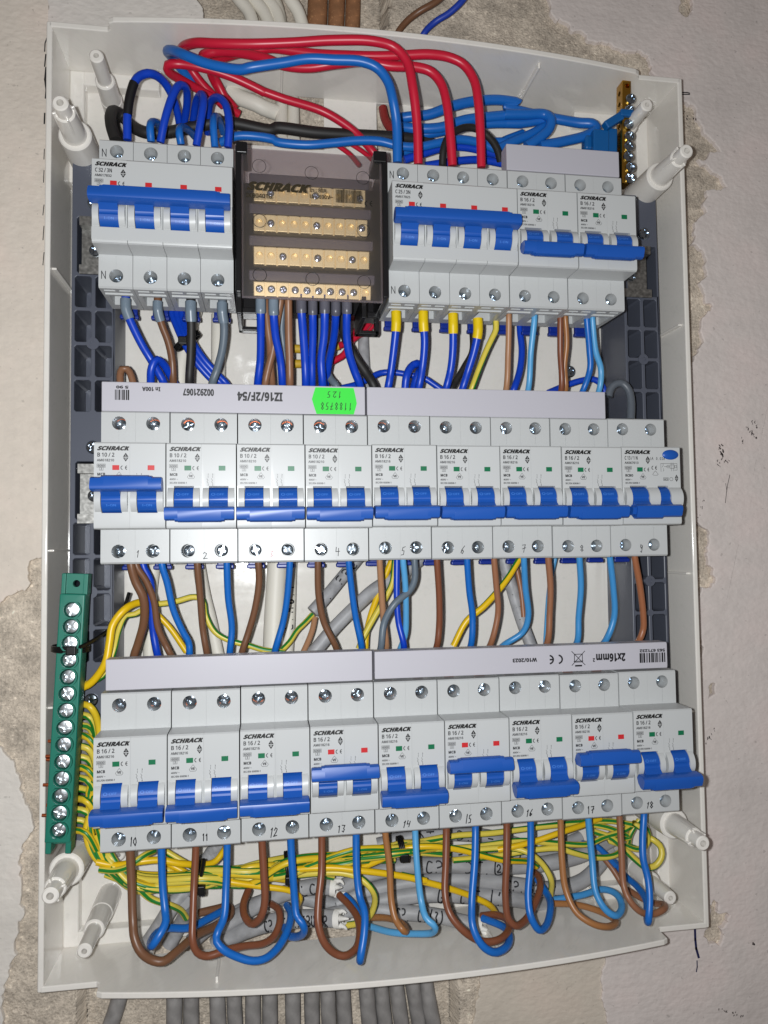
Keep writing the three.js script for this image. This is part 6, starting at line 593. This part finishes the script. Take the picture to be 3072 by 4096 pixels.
{"n":"earth_wire","c":"pey","r":1.95,"p":[[-21.7,-180.1,-41.0],[-11.9,-180.1,-32.0],[-7.4,-192.3,-36.0],[-13.1,-213.4,-38.0],[-6.6,-234.1,-36.0],[-1.9,-253.5,-42.0],[14.8,-262.5,-41.0],[48.8,-262.4,-35.0],[76.2,-269.2,-44.0],[99.1,-265.8,-38.0],[136.2,-253.0,-32.0],[168.1,-256.6,-41.0],[199.5,-258.4,-55.0]],"l":"fourth striped earth wire down the green terminal bar, joining the bundle","g":"yellow and green earth wires bundled below the bottom row","k":"wire"},
{"n":"earth_wire","c":"pe","r":1.95,"p":[[-21.3,-185.3,-38.0],[-13.2,-187.2,-37.0],[-9.6,-199.5,-41.0],[-10.1,-215.2,-43.0],[-5.4,-236.3,-42.0],[1.2,-249.9,-36.0],[16.2,-263.9,-35.0],[48.3,-270.1,-44.0],[77.3,-259.6,-38.0],[104.0,-261.4,-52.0]],"l":"fifth striped earth wire down the green terminal bar, joining the bundle","g":"yellow and green earth wires bundled below the bottom row","k":"wire"},
{"n":"earth_wire","c":"pe","r":1.95,"p":[[-22.3,-192.0,-41.0],[-14.4,-194.4,-42.0],[-11.9,-206.7,-46.0],[-12.6,-216.6,-48.0],[-16.6,-237.7,-48.0],[-7.6,-250.2,-42.0],[13.1,-271.4,-44.0],[50.5,-261.5,-38.0],[76.5,-261.5,-32.0],[99.0,-264.9,-41.0],[126.9,-277.1,-55.0]],"l":"sixth striped earth wire down the green terminal bar, joining the bundle","g":"yellow and green earth wires bundled below the bottom row","k":"wire"},
{"n":"earth_wire","c":"pey","r":1.95,"p":[[-21.8,-197.1,-38.0],[-12.4,-197.6,-32.0],[-7.3,-209.9,-36.0],[-11.8,-213.5,-38.0],[-11.5,-233.7,-36.0],[-4.5,-250.9,-36.0],[15.9,-262.8,-38.0],[49.7,-262.8,-32.0],[78.0,-269.8,-41.0],[99.7,-257.0,-35.0],[136.9,-259.3,-44.0],[166.9,-261.8,-58.0]],"l":"seventh striped earth wire down the green terminal bar, joining the bundle","g":"yellow and green earth wires bundled below the bottom row","k":"wire"},
{"n":"earth_wire","c":"pe","r":1.95,"p":[[-22.8,-203.8,-41.0],[-13.6,-204.8,-37.0],[-9.5,-217.3,-41.0],[-14.2,-214.9,-43.0],[-10.3,-236.0,-42.0],[-3.8,-251.9,-42.0],[17.0,-264.2,-32.0],[49.9,-270.5,-41.0],[78.2,-260.2,-35.0],[100.7,-264.2,-44.0],[135.3,-260.8,-38.0],[165.5,-256.7,-32.0],[196.2,-258.8,-46.0]],"l":"eighth striped earth wire down the green terminal bar, joining the bundle","g":"yellow and green earth wires bundled below the bottom row","k":"wire"},
{"n":"earth_wire","c":"pe","r":1.95,"p":[[-22.3,-208.8,-38.0],[-14.9,-212.2,-42.0],[-11.8,-224.7,-46.0],[-9.1,-238.2,-48.0],[-0.7,-248.4,-36.0],[13.8,-261.6,-41.0],[48.9,-261.6,-35.0],[76.4,-268.3,-44.0],[103.3,-276.0,-58.0]],"l":"ninth striped earth wire down the green terminal bar, joining the bundle","g":"yellow and green earth wires bundled below the bottom row","k":"wire"},
{"n":"earth_wire","c":"pey","r":1.95,"p":[[-23.3,-215.6,-41.0],[-12.8,-215.0,-32.0],[-7.2,-227.5,-36.0],[-4.2,-234.2,-36.0],[0.1,-253.6,-42.0],[14.5,-263.0,-35.0],[49.6,-269.4,-44.0],[76.6,-270.2,-38.0],[99.1,-257.2,-32.0],[136.9,-259.7,-41.0],[166.3,-256.3,-35.0],[197.3,-260.2,-49.0]],"l":"tenth striped earth wire down the green terminal bar, joining the bundle","g":"yellow and green earth wires bundled below the bottom row","k":"wire"},
{"n":"earth_wire","c":"pe","r":1.95,"p":[[-22.8,-220.5,-38.0],[-14.1,-222.4,-37.0],[-9.4,-235.0,-41.0],[-15.2,-235.6,-42.0],[-6.4,-249.3,-36.0],[14.1,-270.7,-44.0],[50.1,-260.7,-38.0],[76.1,-260.6,-32.0],[100.8,-264.4,-41.0],[134.3,-261.2,-35.0],[168.6,-255.5,-44.0],[200.0,-265.8,-58.0]],"l":"eleventh striped earth wire down the green terminal bar, joining the bundle","g":"yellow and green earth wires bundled below the bottom row","k":"wire"},
{"n":"earth_wire","c":"pe","r":1.95,"p":[[-23.8,-227.3,-41.0],[-15.3,-229.9,-42.0],[-11.7,-242.6,-46.0],[-14.1,-237.9,-48.0],[-5.7,-250.4,-42.0],[14.0,-261.9,-38.0],[50.8,-262.1,-32.0],[76.6,-268.8,-41.0],[99.7,-265.2,-35.0],[135.3,-258.4,-44.0],[165.8,-255.8,-38.0],[196.9,-257.9,-52.0]],"l":"twelfth striped earth wire down the green terminal bar, joining the bundle","g":"yellow and green earth wires bundled below the bottom row","k":"wire"},
{"n":"earth_wire","c":"pey","r":1.95,"p":[[-23.3,-232.1,-38.0],[-13.3,-232.3,-32.0],[-7.1,-245.0,-36.0],[-9.1,-233.9,-36.0],[-2.6,-251.0,-36.0],[17.1,-263.4,-32.0],[48.7,-269.6,-41.0],[77.7,-259.3,-35.0],[100.8,-263.5,-44.0],[136.8,-260.2,-38.0],[165.4,-256.1,-32.0],[196.2,-260.6,-46.0]],"l":"lowest striped earth wire down the green terminal bar, joining the bundle","g":"yellow and green earth wires bundled below the bottom row","k":"wire"},
{"n":"earth_wire","c":"pe","r":1.85,"p":[[25.1,-249.0,-46.0],[49.2,-262.1,-44.0],[74.0,-262.1,-42.0],[99.8,-260.7,-42.0],[133.4,-259.2,-44.0],[167.9,-256.7,-44.0],[199.5,-254.8,-48.0]],"l":"upper straight earth wire between the black cable ties","g":"yellow and green earth wires bundled below the bottom row","k":"wire"},
{"n":"earth_wire","c":"yellow","r":1.85,"p":[[25.1,-255.2,-46.0],[49.2,-267.3,-44.0],[74.0,-266.7,-42.0],[99.7,-264.9,-42.0],[133.4,-262.4,-44.0],[167.9,-259.4,-44.0],[199.4,-261.4,-48.0]],"l":"middle straight earth wire between the black cable ties","g":"yellow and green earth wires bundled below the bottom row","k":"wire"},
{"n":"earth_wire","c":"pe","r":1.85,"p":[[25.1,-259.7,-46.0],[49.2,-271.0,-44.0],[74.0,-270.1,-42.0],[99.7,-267.9,-42.0],[133.4,-264.7,-44.0],[167.9,-261.3,-44.0],[199.4,-266.1,-48.0]],"l":"lower straight earth wire between the black cable ties","g":"yellow and green earth wires bundled below the bottom row","k":"wire"},
{"n":"earth_wire","c":"yellow","r":1.9,"p":[[-7.9,-249.6,-34.0],[1.9,-252.0,-34.0],[13.7,-250.5,-32.0],[26.5,-251.0,-34.1],[38.0,-254.7,-36.0],[55.9,-259.2,-45.9],[60.9,-255.1,-50.0],[62.4,-254.4,-56.0]],"l":"yellow earth wire rising again beside the breaker marked eleven","g":"yellow and green earth wires bundled below the bottom row","k":"wire"},
{"n":"earth_wire","c":"pe","r":1.8,"p":[[-6.2,-253.9,-34.0],[2.3,-254.2,-32.0],[9.9,-251.9,-30.0],[17.7,-247.4,-32.0],[22.4,-247.9,-40.0]],"l":"striped earth wire bending up behind the breaker marked ten","g":"yellow and green earth wires bundled below the bottom row","k":"wire"},
{"n":"grey_cable","c":"cablegrey","r":5.0,"p":[[131.0,-294.7,-76.0],[152.1,-284.2,-72.0],[171.5,-280.6,-70.0],[201.3,-281.6,-70.0],[231.7,-284.7,-70.0],[262.7,-286.1,-70.0],[290.1,-284.2,-72.4],[307.0,-280.0,-74.0],[322.1,-275.6,-78.0]],"l":"grey cable lettered with a circled two","g":"grey sheathed cables lying in the bottom of the box","k":"cable","txt":[["CP. DT.②",0.3,0.57,6.2,0]]},
{"n":"grey_cable","c":"cablegrey","r":4.8,"p":[[130.8,-302.2,-74.0],[152.3,-295.5,-74.0],[186.6,-291.7,-72.0],[221.3,-292.5,-69.9],[251.3,-297.5,-68.0],[272.4,-302.0,-69.0],[294.0,-299.3,-70.0],[310.9,-291.1,-76.0],[319.5,-283.2,-80.0]],"l":"grey cable lettered and curving up below the breaker marked seventeen","g":"grey sheathed cables lying in the bottom of the box","k":"cable","txt":[["CP.GR.DL.",0.56,0.78,5.2,0]]},
{"n":"grey_cable","c":"cablegrey","r":5.2,"p":[[130.5,-306.0,-72.0],[161.4,-300.2,-70.0],[190.2,-297.4,-66.0],[220.4,-301.3,-67.1],[246.0,-305.7,-68.0],[270.3,-315.7,-78.0]],"l":"grey cable lettered with a bracketed one","g":"grey sheathed cables lying in the bottom of the box","k":"cable","txt":[["GR.C-T.(1)",0.44,0.78,7,0]]},
{"n":"grey_cable","c":"cablegrey","r":4.6,"p":[[120.8,-308.0,-70.0],[146.5,-303.6,-68.0],[170.1,-306.1,-64.0],[193.7,-308.8,-60.5],[209.7,-312.8,-58.0],[220.8,-314.2,-54.0]],"l":"grey cable lettered with a bracketed three, frayed white at its end","g":"grey sheathed cables lying in the bottom of the box","k":"cable","txt":[["CP. CT(3)",0.46,0.76,6,0]],"fray":1},
{"n":"grey_cable","c":"cablegrey","r":4.6,"p":[[158.1,-268.9,-78.0],[182.8,-264.1,-76.0],[213.6,-265.2,-77.2],[236.5,-269.5,-78.0],[256.7,-277.4,-82.0]],"l":"grey cable lettered at the back behind the earth wires","g":"grey sheathed cables lying in the bottom of the box","k":"cable","txt":[["DT. D.TH.",0.24,0.85,5,0]]},
{"n":"grey_cable","c":"cablegrey","r":4.4,"p":[[163.5,-280.5,-82.0],[203.8,-277.8,-80.0],[245.3,-282.3,-80.0],[271.8,-282.8,-80.0],[299.8,-275.5,-82.0]],"l":"hindmost grey cable behind the earth wires","g":"grey sheathed cables lying in the bottom of the box","k":"cable","txt":[["CP. D. (2)",0.3,0.72,4.4,0]]},
{"n":"grey_cable","c":"cablegrey","r":4.8,"p":[[59.2,-310.4,-74.0],[73.3,-300.5,-70.0],[87.2,-292.5,-66.0],[105.7,-285.9,-62.0],[119.5,-283.6,-58.5],[129.1,-284.2,-56.0]],"l":"grey cable lettered below the breaker marked thirteen, frayed at its end","g":"grey sheathed cables lying in the bottom of the box","k":"cable","txt":[["ALCO",0.66,0.92,5.2,0]],"fray":1},
{"n":"grey_cable","c":"cablegrey","r":5.2,"p":[[56.5,-319.3,-74.0],[69.5,-313.0,-70.0],[85.3,-306.0,-64.0],[100.9,-302.8,-60.1],[117.3,-301.4,-56.0],[131.1,-300.2,-50.0]],"l":"lowest grey cable with the longest pen lettering, frayed at its end","g":"grey sheathed cables lying in the bottom of the box","k":"cable","txt":[["CP.DISTRIBUTOR",0.42,0.92,5.6,0]],"fray":1},
{"n":"grey_cable","c":"cablegrey","r":4.8,"p":[[12.9,-316.9,-70.0],[22.1,-303.3,-68.0],[28.5,-293.1,-66.0],[33.6,-287.2,-68.0],[39.5,-282.2,-72.0]],"l":"grey cable rising steeply below the breaker marked ten","g":"grey sheathed cables lying in the bottom of the box","k":"cable"},
{"n":"grey_cable","c":"cablegrey","r":4.6,"p":[[25.7,-322.3,-82.0],[33.2,-309.1,-80.0],[37.5,-298.4,-74.0],[36.3,-289.2,-64.0]],"l":"grey cable with split end below the breaker marked ten","g":"grey sheathed cables lying in the bottom of the box","k":"cable"},
{"n":"grey_cable","c":"cablegrey","r":4.6,"p":[[54.2,-323.0,-80.0],[66.5,-309.2,-78.0],[80.6,-299.3,-74.0],[89.1,-293.6,-64.0]],"l":"grey cable with white torn end below the breaker marked twelve","g":"grey sheathed cables lying in the bottom of the box","k":"cable","fray":1},
{"n":"grey_cable","c":"cablegrey","r":4.8,"p":[[39.4,-320.7,-80.0],[50.7,-311.5,-78.0],[63.8,-305.2,-76.0],[82.5,-299.4,-78.0],[105.4,-298.4,-80.0],[130.4,-305.3,-78.0]],"l":"grey cable running under the lettered ones, dusty","g":"grey sheathed cables lying in the bottom of the box","k":"cable"},
{"n":"grey_cable","c":"cablegrey","r":4.4,"p":[[46.3,-271.3,-78.0],[51.9,-268.0,-78.0],[59.4,-260.2,-78.0]],"l":"short grey cable behind the breaker marked eleven","g":"grey sheathed cables lying in the bottom of the box","k":"cable"},
{"n":"grey_cable","c":"cablegrey","r":4.2,"p":[[48.7,-272.3,-80.0],[52.6,-265.3,-78.0],[60.2,-258.6,-76.0]],"l":"grey cable stub behind the breakers marked eleven and twelve","g":"grey sheathed cables lying in the bottom of the box","k":"cable"},
{"n":"wall_cable","c":"cablegrey2","r":5.0,"p":[[-1.0,-342.0,-97.0],[-5.2,-355.3,-93.0],[-8.2,-365.3,-92.0],[-11.3,-373.9,-92.0],[-21.1,-400.9,-93.0]],"l":"leftmost grey cable under the box, slanting away from the rest","g":"grey cables running down the wall below the box","k":"cable"},
{"n":"wall_cable","c":"cablegrey2","r":5.0,"p":[[27.6,-341.5,-97.0],[28.0,-354.8,-92.0],[28.2,-366.2,-90.0],[28.0,-376.9,-90.0],[27.3,-406.6,-93.0]],"l":"second of the grey cables under the box","g":"grey cables running down the wall below the box","k":"cable"},
{"n":"wall_cable","c":"cablegrey2","r":5.0,"p":[[38.2,-342.5,-97.0],[38.6,-355.3,-91.0],[38.4,-368.5,-92.0],[38.4,-379.2,-92.0],[38.0,-407.8,-93.0]],"l":"third of the grey cables under the box","g":"grey cables running down the wall below the box","k":"cable"},
{"n":"wall_cable","c":"cablegrey2","r":5.0,"p":[[53.8,-343.9,-97.0],[54.5,-358.0,-93.0],[55.1,-369.0,-90.0],[55.5,-379.8,-90.0],[56.2,-409.9,-93.0]],"l":"fourth of the grey cables under the box","g":"grey cables running down the wall below the box","k":"cable"},
{"n":"wall_cable","c":"cablegrey2","r":5.0,"p":[[64.5,-344.9,-97.0],[65.3,-358.5,-92.0],[65.7,-371.3,-92.0],[66.2,-382.2,-92.0],[67.3,-411.2,-93.0]],"l":"fifth of the grey cables under the box","g":"grey cables running down the wall below the box","k":"cable"},
{"n":"wall_cable","c":"cablegrey2","r":5.0,"p":[[77.1,-342.3,-97.0],[77.3,-355.4,-91.0],[77.4,-369.5,-90.0],[77.5,-382.2,-90.0],[77.7,-412.4,-93.0]],"l":"sixth of the grey cables under the box","g":"grey cables running down the wall below the box","k":"cable"},
{"n":"wall_cable","c":"cablegrey2","r":5.0,"p":[[88.2,-343.3,-97.0],[88.2,-357.5,-93.0],[88.3,-371.7,-92.0],[88.3,-384.6,-92.0],[88.4,-413.6,-93.0]],"l":"seventh of the grey cables under the box","g":"grey cables running down the wall below the box","k":"cable"},
{"n":"wall_cable","c":"cablegrey2","r":5.0,"p":[[103.1,-344.7,-97.0],[103.0,-358.4,-92.0],[103.0,-372.1,-90.0],[103.1,-384.9,-90.0],[103.3,-415.3,-93.0]],"l":"eighth of the grey cables under the box","g":"grey cables running down the wall below the box","k":"cable"},
{"n":"wall_cable","c":"cablegrey2","r":5.0,"p":[[115.4,-345.9,-97.0],[115.3,-359.1,-91.0],[115.4,-374.5,-92.0],[115.6,-387.5,-92.0],[116.0,-416.8,-93.0]],"l":"ninth of the grey cables under the box","g":"grey cables running down the wall below the box","k":"cable"},
{"n":"wall_cable","c":"cablegrey2","r":5.0,"p":[[125.6,-346.8,-97.0],[125.8,-361.2,-93.0],[126.0,-374.5,-90.0],[126.5,-387.4,-90.0],[127.8,-418.2,-93.0]],"l":"tenth of the grey cables under the box","g":"grey cables running down the wall below the box","k":"cable"},
{"n":"wall_cable","c":"cablegrey2","r":5.0,"p":[[135.8,-347.8,-97.0],[135.9,-361.7,-92.0],[136.5,-376.7,-92.0],[137.1,-389.8,-92.0],[138.4,-419.4,-93.0]],"l":"eleventh of the grey cables under the box","g":"grey cables running down the wall below the box","k":"cable"},
{"n":"wall_cable","c":"cablegrey2","r":5.3,"p":[[150.5,-349.2,-97.0],[151.1,-362.6,-91.0],[152.1,-377.2,-90.0],[153.2,-390.3,-90.0],[156.2,-421.5,-93.0]],"l":"twelfth of the grey cables under the box","g":"grey cables running down the wall below the box","k":"cable"},
{"n":"wall_cable","c":"cablegrey2","r":5.0,"p":[[160.5,-350.1,-97.0],[161.4,-364.8,-93.0],[162.6,-379.4,-92.0],[164.0,-392.7,-92.0],[167.1,-422.7,-93.0]],"l":"thirteenth of the grey cables under the box","g":"grey cables running down the wall below the box","k":"cable"},
{"n":"wall_cable","c":"cablegrey2","r":5.0,"p":[[170.2,-351.0,-97.0],[171.5,-365.2,-92.0],[173.0,-379.3,-90.0],[174.8,-392.6,-90.0],[179.5,-424.2,-93.0]],"l":"fourteenth of the grey cables under the box","g":"grey cables running down the wall below the box","k":"cable"},
{"n":"wall_cable","c":"cablegrey2","r":5.0,"p":[[181.2,-352.0,-97.0],[182.5,-365.7,-91.0],[184.9,-381.7,-92.0],[187.0,-395.1,-92.0],[192.0,-425.6,-93.0]],"l":"fifteenth of the grey cables under the box","g":"grey cables running down the wall below the box","k":"cable"},
{"n":"wall_cable","c":"cablegrey2","r":5.0,"p":[[190.3,-352.9,-97.0],[192.2,-367.8,-93.0],[194.0,-381.5,-90.0],[196.5,-394.9,-90.0],[202.6,-426.8,-93.0]],"l":"rightmost of the grey cables under the box","g":"grey cables running down the wall below the box","k":"cable"},
{"n":"wall_cable","c":"white","r":4.4,"p":[[61.6,318.7,-88.0],[69.3,303.1,-88.0],[77.1,293.3,-88.0],[81.5,279.6,-88.0]],"l":"leftmost pale cable above the box","g":"pale cables above the box","k":"cable"},
{"n":"wall_cable","c":"white","r":4.4,"p":[[70.5,319.7,-88.0],[79.4,304.1,-88.0],[87.2,294.3,-88.0],[92.8,280.7,-88.0]],"l":"middle pale cable above the box","g":"pale cables above the box","k":"cable"},
{"n":"wall_cable","c":"white","r":4.4,"p":[[80.6,320.8,-88.0],[88.4,305.1,-88.0],[95.7,295.2,-88.0],[99.6,280.2,-88.0]],"l":"pale cable next to the wide one above the box","g":"pale cables above the box","k":"cable"},
{"n":"wall_cable","c":"white","r":7.4,"p":[[84.8,324.4,-92.0],[90.5,308.3,-92.0],[95.0,296.8,-92.0],[97.2,281.8,-94.0]],"l":"widest pale pipe above the box","g":"pale cables above the box","k":"cable"},
{"n":"wall_cable","c":"white","r":4.4,"p":[[99.4,318.1,-82.0],[104.4,302.2,-82.0],[110.6,293.8,-84.0],[115.3,280.5,-88.0]],"l":"pale cable crossing in front of the wide pipe above the box","g":"pale cables above the box","k":"cable"},
{"n":"clay_conduit","c":"terracotta","r":6.8,"p":[[125.7,332.1,-90.0],[124.5,307.2,-89.0],[123.9,291.6,-89.0],[123.5,278.1,-92.0]],"l":"widest orange brown conduit, beside the pale cables above the box","g":"terracotta conduits above the box","k":"conduit"},
{"n":"clay_conduit","c":"terracotta","r":5.8,"p":[[139.1,333.6,-90.0],[137.8,308.6,-89.0],[137.2,292.9,-89.0],[136.9,279.4,-92.0]],"l":"middle orange brown conduit above the box","g":"terracotta conduits above the box","k":"conduit"},
{"n":"clay_conduit","c":"terracotta","r":5.2,"p":[[150.7,334.9,-90.0],[149.4,309.8,-89.0],[148.8,294.1,-89.0],[148.5,280.5,-92.0]],"l":"orange brown conduit nearest the bare concrete above the box","g":"terracotta conduits above the box","k":"conduit"},
{"n":"loose_wire","c":"brown","r":2.2,"p":[[217.1,309.2,-60.0],[203.5,294.7,-62.0],[191.7,288.9,-66.0],[184.7,286.1,-72.0],[179.2,282.3,-80.0],[176.2,272.8,-84.0]],"l":"loose brown wire coming down above the box","k":"wire"},
{"n":"loose_wire","c":"blue2","r":2.2,"p":[[229.9,310.6,-60.0],[220.9,296.5,-62.0],[212.5,289.8,-66.0],[204.1,286.0,-70.0],[197.6,282.7,-78.0],[193.9,274.5,-84.0]],"l":"loose blue wire coming down above the box","k":"wire"}
];
for (const d of WIRES) {
  const o = thing(d.n, d.l, d.k, d.p[0][0], d.p[0][1], d.p[0][2], d.g);
  const rel = d.p.map(p => [p[0] - d.p[0][0], p[1] - d.p[0][1], p[2] - d.p[0][2]]), cv = curveOf(rel), len = cv.getLength(), seg = Math.max(8, Math.min(90, Math.round(len / 2.6)));
  const ph = rnd(0, 6.28), wob = u => d.r * (1 + 0.02 * Math.sin(u * len / 9 + ph));
  const pe = d.c === 'pe' || d.c === 'pey';
  mk(d.k === 'wire' ? 'insulation' : d.k === 'conduit' ? 'pipe' : 'sheath', S(sweep(cv, wob, seg, d.r > 3.4 ? 16 : 11)), M['w_' + d.c], o);
  if (pe || (d.c === 'yellow' && rnd() < 0.5)) for (const k of pe ? [0, Math.PI] : [0]) mk('green_stripe', S(sweep(cv, u => wob(u) * 1.012 + 0.02, seg, 5, 0, 1, ph + k, ph + k + (d.c === 'pe' ? 0.95 : 0.8), len / 60, false)), M.stripe, o);
  if (d.fer) mk('ferrule', S(sweep(cv, u => d.r * 1.26 - (u > d.fer[1] / len * 0.93 ? 0.12 : 0), 8, 14, Math.max(0, (d.fer[2] || 0) / len), d.fer[1] / len)), M[d.fer[0]], o);
  if (d.tape) mk('black_tape', S(sweep(cv, d.r * 1.1, 14, 14, d.tape[0], d.tape[1])), M.tape, o);
  if (d.fray) { const g = [sweep(cv, u => d.r * 1.06, 5, 14, 0.955, 1)], p = cv.getPointAt(1), t = cv.getTangentAt(1), N = new THREE.Vector3(0, 0, 1), Bv = new THREE.Vector3().crossVectors(N, t).normalize(); for (let i = 0; i < 5; i++) { const a = i / 5 * 6.28 + rnd(-0.4, 0.4), dir = Bv.clone().multiplyScalar(Math.cos(a)).addScaledVector(N, Math.sin(a)), L = rnd(2.5, 6); g.push(sweep(new THREE.CatmullRomCurve3([p.clone().addScaledVector(dir, d.r * 0.8).addScaledVector(t, -1), p.clone().addScaledVector(dir, d.r * 0.95).addScaledVector(t, L * 0.5), p.clone().addScaledVector(dir, d.r * rnd(0.5, 1.3)).addScaledVector(t, L)]), u => 1.9 * (1 - 0.7 * u), 6, 6)); } mk('torn_sheath', S(join(g)), M.paper, o); }
  for (const [s, u0, u1, h] of d.txt || []) {
    const rev = cv.getPointAt(u0).x > cv.getPointAt(u1).x, n = [...s].length, geos = [], step = (u1 - u0) / n;
    const spot = (u, v) => { const p = cv.getPointAt(Math.min(1, Math.max(0, u))), t = cv.getTangentAt(Math.min(1, Math.max(0, u))); if (rev) t.negate(); const N = new THREE.Vector3(0, 0.06, 1).addScaledVector(t, -t.z).normalize(), Bv = new THREE.Vector3().crossVectors(N, t); const vv = Math.max(-0.96, Math.min(0.96, v / d.r)); return p.addScaledVector(Bv, vv * d.r).addScaledVector(N, Math.sqrt(1 - vv * vv) * d.r * 1.015 + 0.08); };
    [...s].forEach((ch, i) => { for (const l of GL[ch] || []) { const pts = []; for (let k = 0; k < l.length; k += 2) { const f = (i + 0.12 + l[k] * 0.72) * step; pts.push(spot(rev ? u1 - f : u0 + f, (l[k + 1] - 0.5) * h * 1.15)); } const c2 = new THREE.CatmullRomCurve3(pts, false, 'centripetal'); geos.push(sweep(c2, 0.5, Math.max(3, pts.length * 3), 5)); } });
    mk('pen_lettering', S(join(geos)), M.cableInk, o);
  }
}

// ---- cable ties
function tie(label, c, axis, ra, rb, tail) {
  const o = thing('cable_tie', label, 'cable tie', ...c, 'black cable ties'), g = [], pts = [], ax = V(axis).normalize(), e1 = new THREE.Vector3(0, 0, 1), e2 = new THREE.Vector3().crossVectors(ax, e1).normalize();
  for (let i = 0; i < 28; i++) { const a = i / 28 * 2 * Math.PI; pts.push(e2.clone().multiplyScalar(ra * Math.cos(a)).addScaledVector(e1, rb * Math.sin(a))); }
  const cv = new THREE.CatmullRomCurve3(pts, true); const pos = [];
  for (const off of [-1, 0, 1]) { const c3 = new THREE.CatmullRomCurve3(pts.map(p => p.clone().addScaledVector(ax, off * 1.1)), true); g.push(new THREE.TubeGeometry(c3, 48, 0.75, 6, true)); }
  mk('strap', S(join(g)), M.black, o);
  const hd = box(5.4, 5, 4.4, 0, 0, 0, 0.8); hd.translate(e2.x * ra * 0.3, e2.y * ra * 0.3, rb + 1); mk('tie_head', S(hd), M.black, o);
  if (tail) mk('tie_tail', S(sweep(curveOf(tail), 1.1, 20, 6)), M.black, o);
}
for (const t of [["black cable tie on the earth bundle below the breaker marked eleven",[49.0,-265.1,-40.0],[1,0.1,0],9.5,8,[[0.9,5.2,10.0],[1.9,10.9,12.0],[2.5,15.5,13.0]]],["black cable tie on the earth bundle below the breaker marked twelve",[99.5,-263.8,-40.0],[1,0.12,0],9.5,8],["black cable tie on the earth bundle below the breaker marked fourteen",[167.2,-257.2,-40.0],[1,0.18,0],7,7],["black cable tie round the slanting royal blue bundle",[40.4,52.2,-47.0],[0.6,-0.8,0],8.5,4.5],["black cable tie round the green terminal bar, long tail sticking out",[-19.7,-128.3,-22.0],[0.04,1,0],9.5,8.5,[[7.3,1.7,10.0],[11.4,3.7,0.0],[16.8,7.9,-16.0],[21.4,12.4,-24.0],[25.1,22.0,-22.0],[27.5,28.8,-20.0]]]]) tie(...t);
// a screw left in the back panel
{ const o = thing('panel_screw', 'single dark screw in the back panel behind the top row wires', 'screw', 301.8, 49.1, -86); screw(o, 0, 0, 0, 1.5, 'screw_head'); }

scene.traverse(o => { if (o.isMesh) { o.castShadow = true; o.receiveShadow = true; } });
renderer.render(scene, camera);
